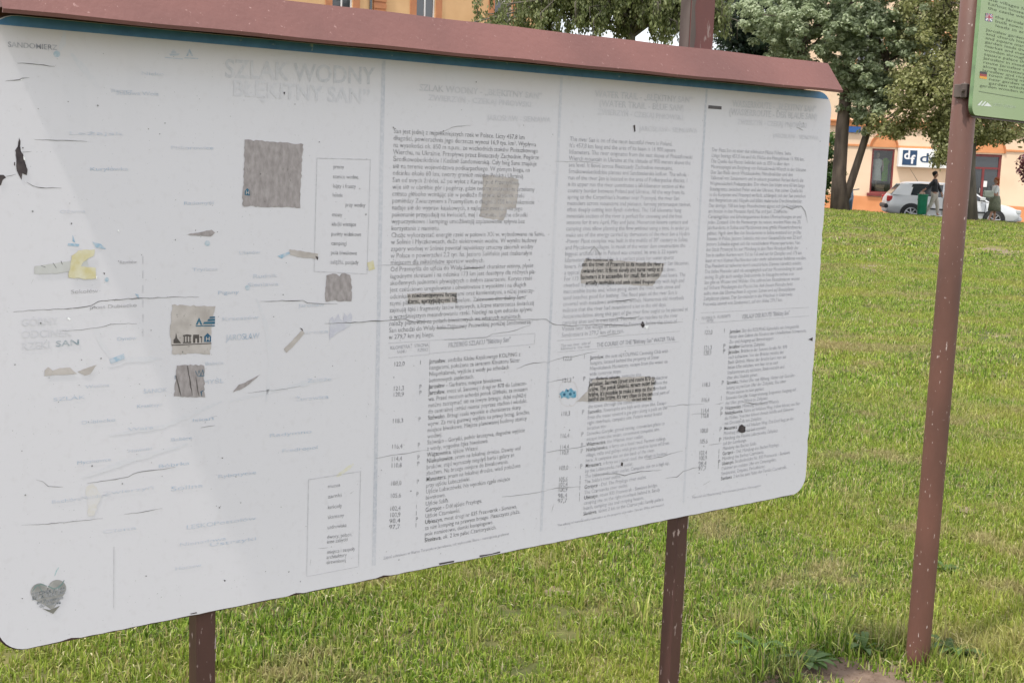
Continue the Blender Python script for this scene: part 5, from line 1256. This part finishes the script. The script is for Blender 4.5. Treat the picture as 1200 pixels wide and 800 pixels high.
def person_woman(loc):
    r = empty('person', loc); tag(r, 'red-haired person in white top and grey-green skirt, right of the round pipe', 'person')
    hip = (0, 0, .86); che = (-.01, 0, 1.2); nk = (-.02, 0, 1.37); hd = (-.03, -.02, 1.53)
    chains = [[(hip, (.15, .12)), (che, (.15, .11)), (nk, .05), ((-.025, 0, 1.45), .045)]]
    kl, al, fl = (-.09, -.08, .46), (-.20, -.08, .09), (-.29, -.10, .04)
    kr, ar, fr = (.05, .08, .46), (.06, .08, .09), (-.04, .06, .04)
    chains += [[(hip, .13), ((-.02, -.09, .76), .085), (kl, .055), (al, .036), (fl, .033)], [(hip, .13), ((.02, .09, .76), .085), (kr, .055), (ar, .036), (fr, .033)]]
    el, wl = (-.10, -.20, 1.05), (-.28, -.20, 1.0); er, wr = (.02, .21, 1.06), (-.2, .2, .98)
    chains += [[(che, .15), ((-.02, -.18, 1.31), .055), (el, .04), (wl, .025)], [(che, .15), ((-.02, .18, 1.31), .055), (er, .04), (wr, .025)]]
    chains += hand(wl, (-1, 0, -.1), 1)+hand(wr, (-1, 0, -.1), -1)
    skin_mesh('body', chains, M_skin, r)
    skin_mesh('blouse', [[((0, 0, .88), (.16, .135)), ((0, 0, 1.05), (.15, .12)), (che, (.165, .13)), ((-.02, 0, 1.34), (.09, .08))], [(che, .16), ((-.02, -.19, 1.30), .068), (el, .058)], [(che, .16), ((-.02, .19, 1.30), .068), (er, .058)]], mat('white blouse', (.68, .70, .70), .9, (.6, .62, .62), 12), r)
    mb = MB(); mb.tube([(0, 0, .42), (0, 0, .6), (0, 0, .8), (0, 0, .98)], [.235, .215, .20, .155], 18); mb.build('skirt', mat('grey green skirt', (.12, .13, .09), .9, (.17, .18, .12), 14), r, True)
    mb = MB()
    for p in ((-.25, -.09, .04), (-.0, .07, .04)): mb.sphere(p, (.12, .045, .04), 12, 8)
    mb.build('shoes', mat('beige shoes', (.5, .42, .36), .6), r, True)
    head(r, hd, mat('red hair', (.28, .07, .02), .8, (.2, .05, .015), 20), (-1, -.2, 0), True)
    return r
def stand(px, py, Y, off=0): 
    p = aty(px, py, Y); p.z = float(gz(p.x, Y))+off; return p
pm = person_man(stand(1093, 254, 43.9)); pm.rotation_euler[2] = R_(-12); pm.scale = (1.0, 1.0, 1.0)
pw = person_woman(stand(1164, 260, 43.2)); pw.scale = (.97, .97, .97)
for q in (pm, pw): q.scale = tuple(.93*s for s in q.scale)
# shoulder bag of the woman (held: its own thing)
bagp = stand(1157.5, 244, 43.0); bagp.z += .92
bag = empty('handbag', bagp); tag(bag, 'pale handbag held at the waist of the red-haired person', 'handbag')
mb = MB(); mb.box(-.18, .16, -.05, .07, -.12, .12, 0, .04); mb.build('pouch', mat('pale bag', (.42, .45, .38), .8, (.35, .38, .32), 9), bag)
mb = MB(); mb.tube([(-.1, 0, .11), (-.06, 0, .25), (.03, 0, .26), (.08, 0, .11)], .01, 6); mb.build('strap', M_grime, bag)
# green litter bin
bl = stand(1080, 250, 43.7); bin_ = empty('litter_bin', bl); tag(bin_, 'green litter bin on the lawn in front of the silver car', 'litter bin')
zt_ = aty(1080, 228, 43.7).z-bl.z
mg = mat('bin green', (.02, .22, .12), .5, (.015, .17, .09), 6)
mb = MB(); mb.tube([(0, 0, .08), (0, 0, .1), (0, 0, zt_-.02), (0, 0, zt_)], [.13, .15, .165, .17], 20); mb.build('bin_body', mg, bin_, True)
mb = MB(); mb.tube([(0, 0, zt_-.04), (0, 0, zt_+.012)], .178, 20); mb.build('bin_rim', mg, bin_, True)
mb = MB(); mb.tube([(.0, .2, -.05), (0, .2, zt_+.12)], .025, 8); mb.build('bin_post', M_drain, bin_)
for k in range(3):
    mb = MB(); mb.sphere((random.uniform(-.08, .08), random.uniform(-.05, .05), zt_+.03), (.07, .06, .06), 8, 6); mb.build('rubbish', mat('crumpled paper', (.4, .28, .22), .9) if k == 0 else bpy.data.materials['crumpled paper'], bin_, True)
# blue street plate and small scooter by the trunk
pp = aty(1001, 152, YB-.1); pl_ = empty('street_plate', pp); tag(pl_, 'small blue plate on the peach wall above the slanting stem', 'sign')
mb = MB(); mb.box(-.28, .28, 0, .03, -.12, .12, 0, .01); mb.build('plate', mat('blue plate', (.03, .10, .30), .4), pl_)
ps = aty(994, 243, 46.2); ps.z = sst(ps.x)-.13
sc_ = empty('motor_scooter', ps, R_(70)); tag(sc_, 'small grey-blue scooter standing at the kerb beside the thick trunk', 'scooter')
mb = MB()
for x in (-.55, .55): mb.tube([(x, -.05, .24), (x, .05, .24)], .24, 18)
mb.build('wheel', blk_ := mat('scooter rubber', (.03, .03, .03), .8), sc_, True)
mb = MB(); mb.tube([(-.75, 0, .6), (-.4, 0, .72), (-.15, 0, .5), (.1, 0, .3), (.35, 0, .35), (.5, 0, .75), (.48, 0, .98)], [.08, .16, .16, .13, .10, .12, .08], 12); mb.build('fairing', mat('scooter paint', (.10, .16, .24), .35, (.13, .19, .27), 3), sc_, True)
mb = MB(); mb.tube([(.46, -.3, 1.04), (.48, 0, .98), (.46, .3, 1.04)], .02, 8); mb.build('handlebar', M_drain, sc_)
mb = MB(); mb.tube([(-.7, 0, .78), (-.2, 0, .76)], [.12, .13], 10); mb.build('seat', blk_, sc_, True)

# ================================================================== grass
def patch_mesh(name, size, n, h0, h1, wd, seed, flat=.12):
    g = np.random.default_rng(seed)
    bx_ = (g.random((n, 2))-.5)*size; a = g.random(n)*2*np.pi; h = h0+(h1-h0)*g.random(n)**1.5
    lean = g.normal(size=n)*.35+.25; fl = g.random(n) < flat; clv = g.random(n) < .05; h = np.where(clv, h*.55, h); lean[fl] = 1.1+g.random(fl.sum())*.6
    ld = g.random(n)*2*np.pi; wv = wd*(.6+.8*g.random(n))*np.where(clv, 2.4, 1)
    ox, oy = np.cos(a)*wv/2, np.sin(a)*wv/2
    def pt(f, wf):
        ang = lean*f*(1.0); r = h*f*np.sin(np.clip(ang, -1.5, 1.5)); z = h*f*np.cos(np.clip(ang*.9, -1.45, 1.45))
        return bx_[:, 0]+np.cos(ld)*r, bx_[:, 1]+np.sin(ld)*r, z
    b = pt(0, 1); m_ = pt(.55, .8); t = pt(1, 0)
    v = np.zeros((n, 5, 3))
    v[:, 0] = np.stack([b[0]-ox, b[1]-oy, b[2]-.01], 1); v[:, 1] = np.stack([b[0]+ox, b[1]+oy, b[2]-.01], 1)
    v[:, 2] = np.stack([m_[0]+ox*.8, m_[1]+oy*.8, m_[2]], 1); v[:, 3] = np.stack([m_[0]-ox*.8, m_[1]-oy*.8, m_[2]], 1); v[:, 4] = np.stack([t[0], t[1], t[2]], 1)
    me = bpy.data.meshes.new(name); F = []
    for i in range(n): F += [(5*i, 5*i+1, 5*i+2, 5*i+3), (5*i+3, 5*i+2, 5*i+4)]
    me.from_pydata(v.reshape(-1, 3).tolist(), [], F); me.update(); me.materials.append(M_blade); return me
def scatter(name, label, pts, scl, variants):
    coll = bpy.data.collections.new(name+'_kinds')
    for i, me in enumerate(variants): coll.objects.link(bpy.data.objects.new('%s_tuft' % name, me))
    me = bpy.data.meshes.new(name); n_ = len(pts); me.vertices.add(n_); me.vertices.foreach_set('co', np.asarray(pts, np.float32).ravel())
    for an, tp, dat in (('rot', 'FLOAT', RNG.random(n_)*6.283), ('scl', 'FLOAT', scl), ('kind_i', 'INT', RNG.integers(0, len(variants), n_))):
        at_ = me.attributes.new(an, tp, 'POINT'); at_.data.foreach_set('value', np.asarray(dat, np.int32 if tp == 'INT' else np.float32))
    o = link(name, me, None); tag(o, label, 'grass', kind='stuff')
    ng = bpy.data.node_groups.new(name, 'GeometryNodeTree'); ng.interface.new_socket('Geometry', in_out='INPUT', socket_type='NodeSocketGeometry'); ng.interface.new_socket('Geometry', in_out='OUTPUT', socket_type='NodeSocketGeometry')
    N = ng.nodes.new; gi, go = N('NodeGroupInput'), N('NodeGroupOutput'); ip = N('GeometryNodeInstanceOnPoints'); ci = N('GeometryNodeCollectionInfo'); ci.inputs['Collection'].default_value = coll; ci.inputs['Separate Children'].default_value = True; ci.inputs['Reset Children'].default_value = True
    ip.inputs['Pick Instance'].default_value = True
    def na(nm, tp): q = N('GeometryNodeInputNamedAttribute'); q.data_type = tp; q.inputs['Name'].default_value = nm; return q.outputs['Attribute']
    cx = N('ShaderNodeCombineXYZ'); ng.links.new(na('rot', 'FLOAT'), cx.inputs[2]); k = ng.links.new
    k(gi.outputs[0], ip.inputs['Points']); k(ci.outputs[0], ip.inputs['Instance']); k(na('kind_i', 'INT'), ip.inputs['Instance Index']); k(cx.outputs[0], ip.inputs['Rotation']); k(na('scl', 'FLOAT'), ip.inputs['Scale']); k(ip.outputs[0], go.inputs[0])
    md = o.modifiers.new('scatter', 'NODES'); md.node_group = ng; return o
bare = [(1.13, 3.93, .16, .16), (1.36, 4.0, .05, .05), (1.22, 3.80, .20, .13), (.93, 3.85, .10, .10)]
for qx, qy, rx_px in ((985, 288, 24), (1165, 300, 44), (1022, 318, 26), (1008, 331, 16), (1048, 343, 16), (1090, 352, 14), (1175, 395, 20), (985, 408, 16), (1135, 598, 18), (655, 695, 20), (1060, 470, 14), (480, 735, 14), (1010, 520, 12)):
    d_ = ray(qx, qy); s_ = -EYE/d_.z; rr_ = rx_px*d_.y*s_/FPX; bare.append((d_.x*s_, d_.y*s_, rr_, rr_*(1.3 if qy < 360 else .8)))
def wedge(y0, y1, step, kx=.52, mx_=1.0, jit=.5):
    out = []
    y = y0
    while y < y1:
        hw = kx*y+mx_; n_ = int(2*hw/step); x = -hw+np.arange(n_)*step
        xx = x+(RNG.random(n_)-.5)*step*2*jit; yy = y+(RNG.random(n_)-.5)*step*2*jit; out.append(np.stack([xx, yy], 1)); y += step
    P = np.concatenate(out)
    keep = np.ones(len(P), bool)
    for bx0, by0, br, bs in bare:
        d_ = np.hypot((P[:, 0]-bx0)/br, (P[:, 1]-by0)/bs); keep &= ~((d_ < 1) & (RNG.random(len(P)) < (.97 if by0 < 4.05 else .74*(1-d_**3))))
    P = P[keep]; P = P[P[:, 1] < 45.2]
    return np.concatenate([P, gz(P[:, 0], P[:, 1])[:, None]], 1)
near = [patch_mesh('tuft', .17, 260, .014, .050, .0046, 100+i, .42) for i in range(6)]
mid = [patch_mesh('tuft', .5, 560, .018, .055, .0085, 200+i, .4) for i in range(5)]
farm = [patch_mesh('tuft', 1.1, 760, .02, .065, .019, 300+i, .35) for i in range(4)]
P = wedge(2.3, 9.5, .115); cl_ = .75+.5*(np.sin(P[:, 0]*3.1+1)*np.sin(P[:, 1]*2.7)+1)/2*.8+RNG.random(len(P))*.25; scatter('grass', 'short green lawn grass with straw in front and under the boards', P, cl_*.95, near)
P = wedge(9.3, 23, .34); scatter('grass', 'lawn grass in the middle distance with yellowed patches', P, .8+RNG.random(len(P))*.5, mid)
P = wedge(22.5, 45.3, .85, .56); scatter('grass', 'far lawn grass up to the street', P, .8+RNG.random(len(P))*.5, farm)
# taller tufts round the pipe foot and behind the board
tall = [patch_mesh('tuft', .07, 40, .05, .14, .0045, 400+i, .35) for i in range(4)]
tp_ = []
for cx_, cy_, n_, s_ in ((1.40, 3.97, 10, .08), (1.62, 4.12, 14, .14), (.90, 4.08, 16, .16), (1.10, 4.2, 12, .12), (1.36, 4.15, 12, .09), (.60, 4.3, 8, .3), (2.3, 5.2, 8, .5), (-.3, 4.3, 4, .5)):
    for _ in range(n_): x_, y_ = cx_+RNG.normal()*s_, cy_+RNG.normal()*s_*.6; tp_.append((x_, y_, float(gz(np.array(x_), np.array(y_)))))
scatter('grass', 'taller tufts of grass round the foot of the round pipe', np.array(tp_), .7+RNG.random(len(tp_))*.5, tall)
# broad-leaved weeds
M_weed = leaf_mat('weed leaves', (.05, .10, .02), (.08, .15, .03), (.13, .21, .05))
def weed(x, y, r, n, seed, label):
    g = random.Random(seed); z = float(gz(np.array(x), np.array(y))); o = empty('broadleaf_weed', (x, y, z)); tag(o, label, 'weed', 'broad-leaved weeds in the lawn')
    for k in range(n):
        a = g.uniform(0, 6.28); L_ = r*g.uniform(.55, 1.1); w_ = L_*g.uniform(.2, .32); e = g.uniform(.2, .7); mb = MB(); V = []
        ca, sa = math.cos(a), math.sin(a)
        for s_, ww in ((0, .12), (.3, .8), (.6, 1), (.85, .65), (1, .05)):
            rr = L_*s_; zz = .01+L_*e*math.sin(s_*2.4)*.6
            V += [(rr*ca-sa*w_*ww/2, rr*sa+ca*w_*ww/2, zz+w_*.12), (rr*ca, rr*sa, zz), (rr*ca+sa*w_*ww/2, rr*sa-ca*w_*ww/2, zz+w_*.12)]
        mb.add(V, [f for i in range(4) for f in ((i*3, i*3+1, i*3+4, i*3+3), (i*3+1, i*3+2, i*3+5, i*3+4))]); mb.build('leaf', M_weed, o, True)
weed(1.00, 3.98, .10, 22, 1, 'broad-leaved weed beside the bare soil left of the pipe foot'); weed(.86, 4.10, .10, 12, 2, 'smaller broad-leaved weed behind the bare soil'); weed(1.52, 4.12, .11, 20, 3, 'broad-leaved weed right of the pipe foot'); weed(1.80, 5.05, .07, 12, 4, 'broad-leaved weed in the lawn farther right of the pipe'); weed(1.22, 4.12, .09, 10, 5, 'small broad-leaved weed just left of the pipe foot')
# bare soil pieces
M_soil = mat('bare soil', (.10, .065, .045), .95, (.16, .11, .08), 18, 6, bump=.8, bscale=50)
mb = MB()
for k in range(420):
    bx0, by0, br, _ = random.choice(bare[:4]); x_ = bx0+random.gauss(0, br*.6); y_ = by0+random.gauss(0, br*.5); s_ = random.uniform(.003, .011)
    z_ = float(gz(np.array(x_), np.array(y_))); mb.add([(x_-s_, y_, z_), (x_, y_-s_, z_), (x_+s_, y_+.2*s_, z_), (x_, y_+s_, z_+.001), (x_, y_, z_+s_*.9)], [(0, 1, 4), (1, 2, 4), (2, 3, 4), (3, 0, 4)])
o = mb.build('soil_crumbs', M_soil); tag(o, 'crumbs of brown soil on the bare spot at the pipe foot', 'soil', kind='stuff')
mb = MB(); c0 = (1.16, 3.88)
ring_ = [(c0[0]+.25*math.cos(t)*(1+.2*math.sin(3*t)), c0[1]+.17*math.sin(t)*(1+.15*math.cos(4*t))) for t in np.linspace(0, 2*math.pi, 28, endpoint=False)]
mb.add([(x_, y_, float(gz(np.array(x_), np.array(y_)))+.004) for x_, y_ in ring_], [tuple(range(28))]); o = mb.build('bare_soil', M_soil); tag(o, kind='structure')

M_tan = mat('dry thatch', (.20, .155, .095), .95, (.13, .10, .06), 9, 6, bump=.6, bscale=40, coord='Object')
for k, (cx_, cy_, rx_, ry_) in enumerate(bare[4:]):
    mb = MB(); V = [(0, 0, .006)]; n_ = 22
    z0_ = float(gz(np.array(cx_), np.array(cy_)))
    for i in range(n_):
        t = 2*math.pi*i/n_; q = 1+.22*math.sin(3*t+k)+.15*math.sin(5*t+2*k); x_, y_ = rx_*1.05*q*math.cos(t), ry_*1.05*q*math.sin(t)
        V.append((x_, y_, float(gz(np.array(cx_+x_), np.array(cy_+y_)))-z0_+.005))
    mb.add(V, [(0, 1+i, 1+(i+1) % n_) for i in range(n_)]); o = mb.build('dry_patch', M_tan); o.location = (cx_, cy_, z0_); tag(o, kind='structure')
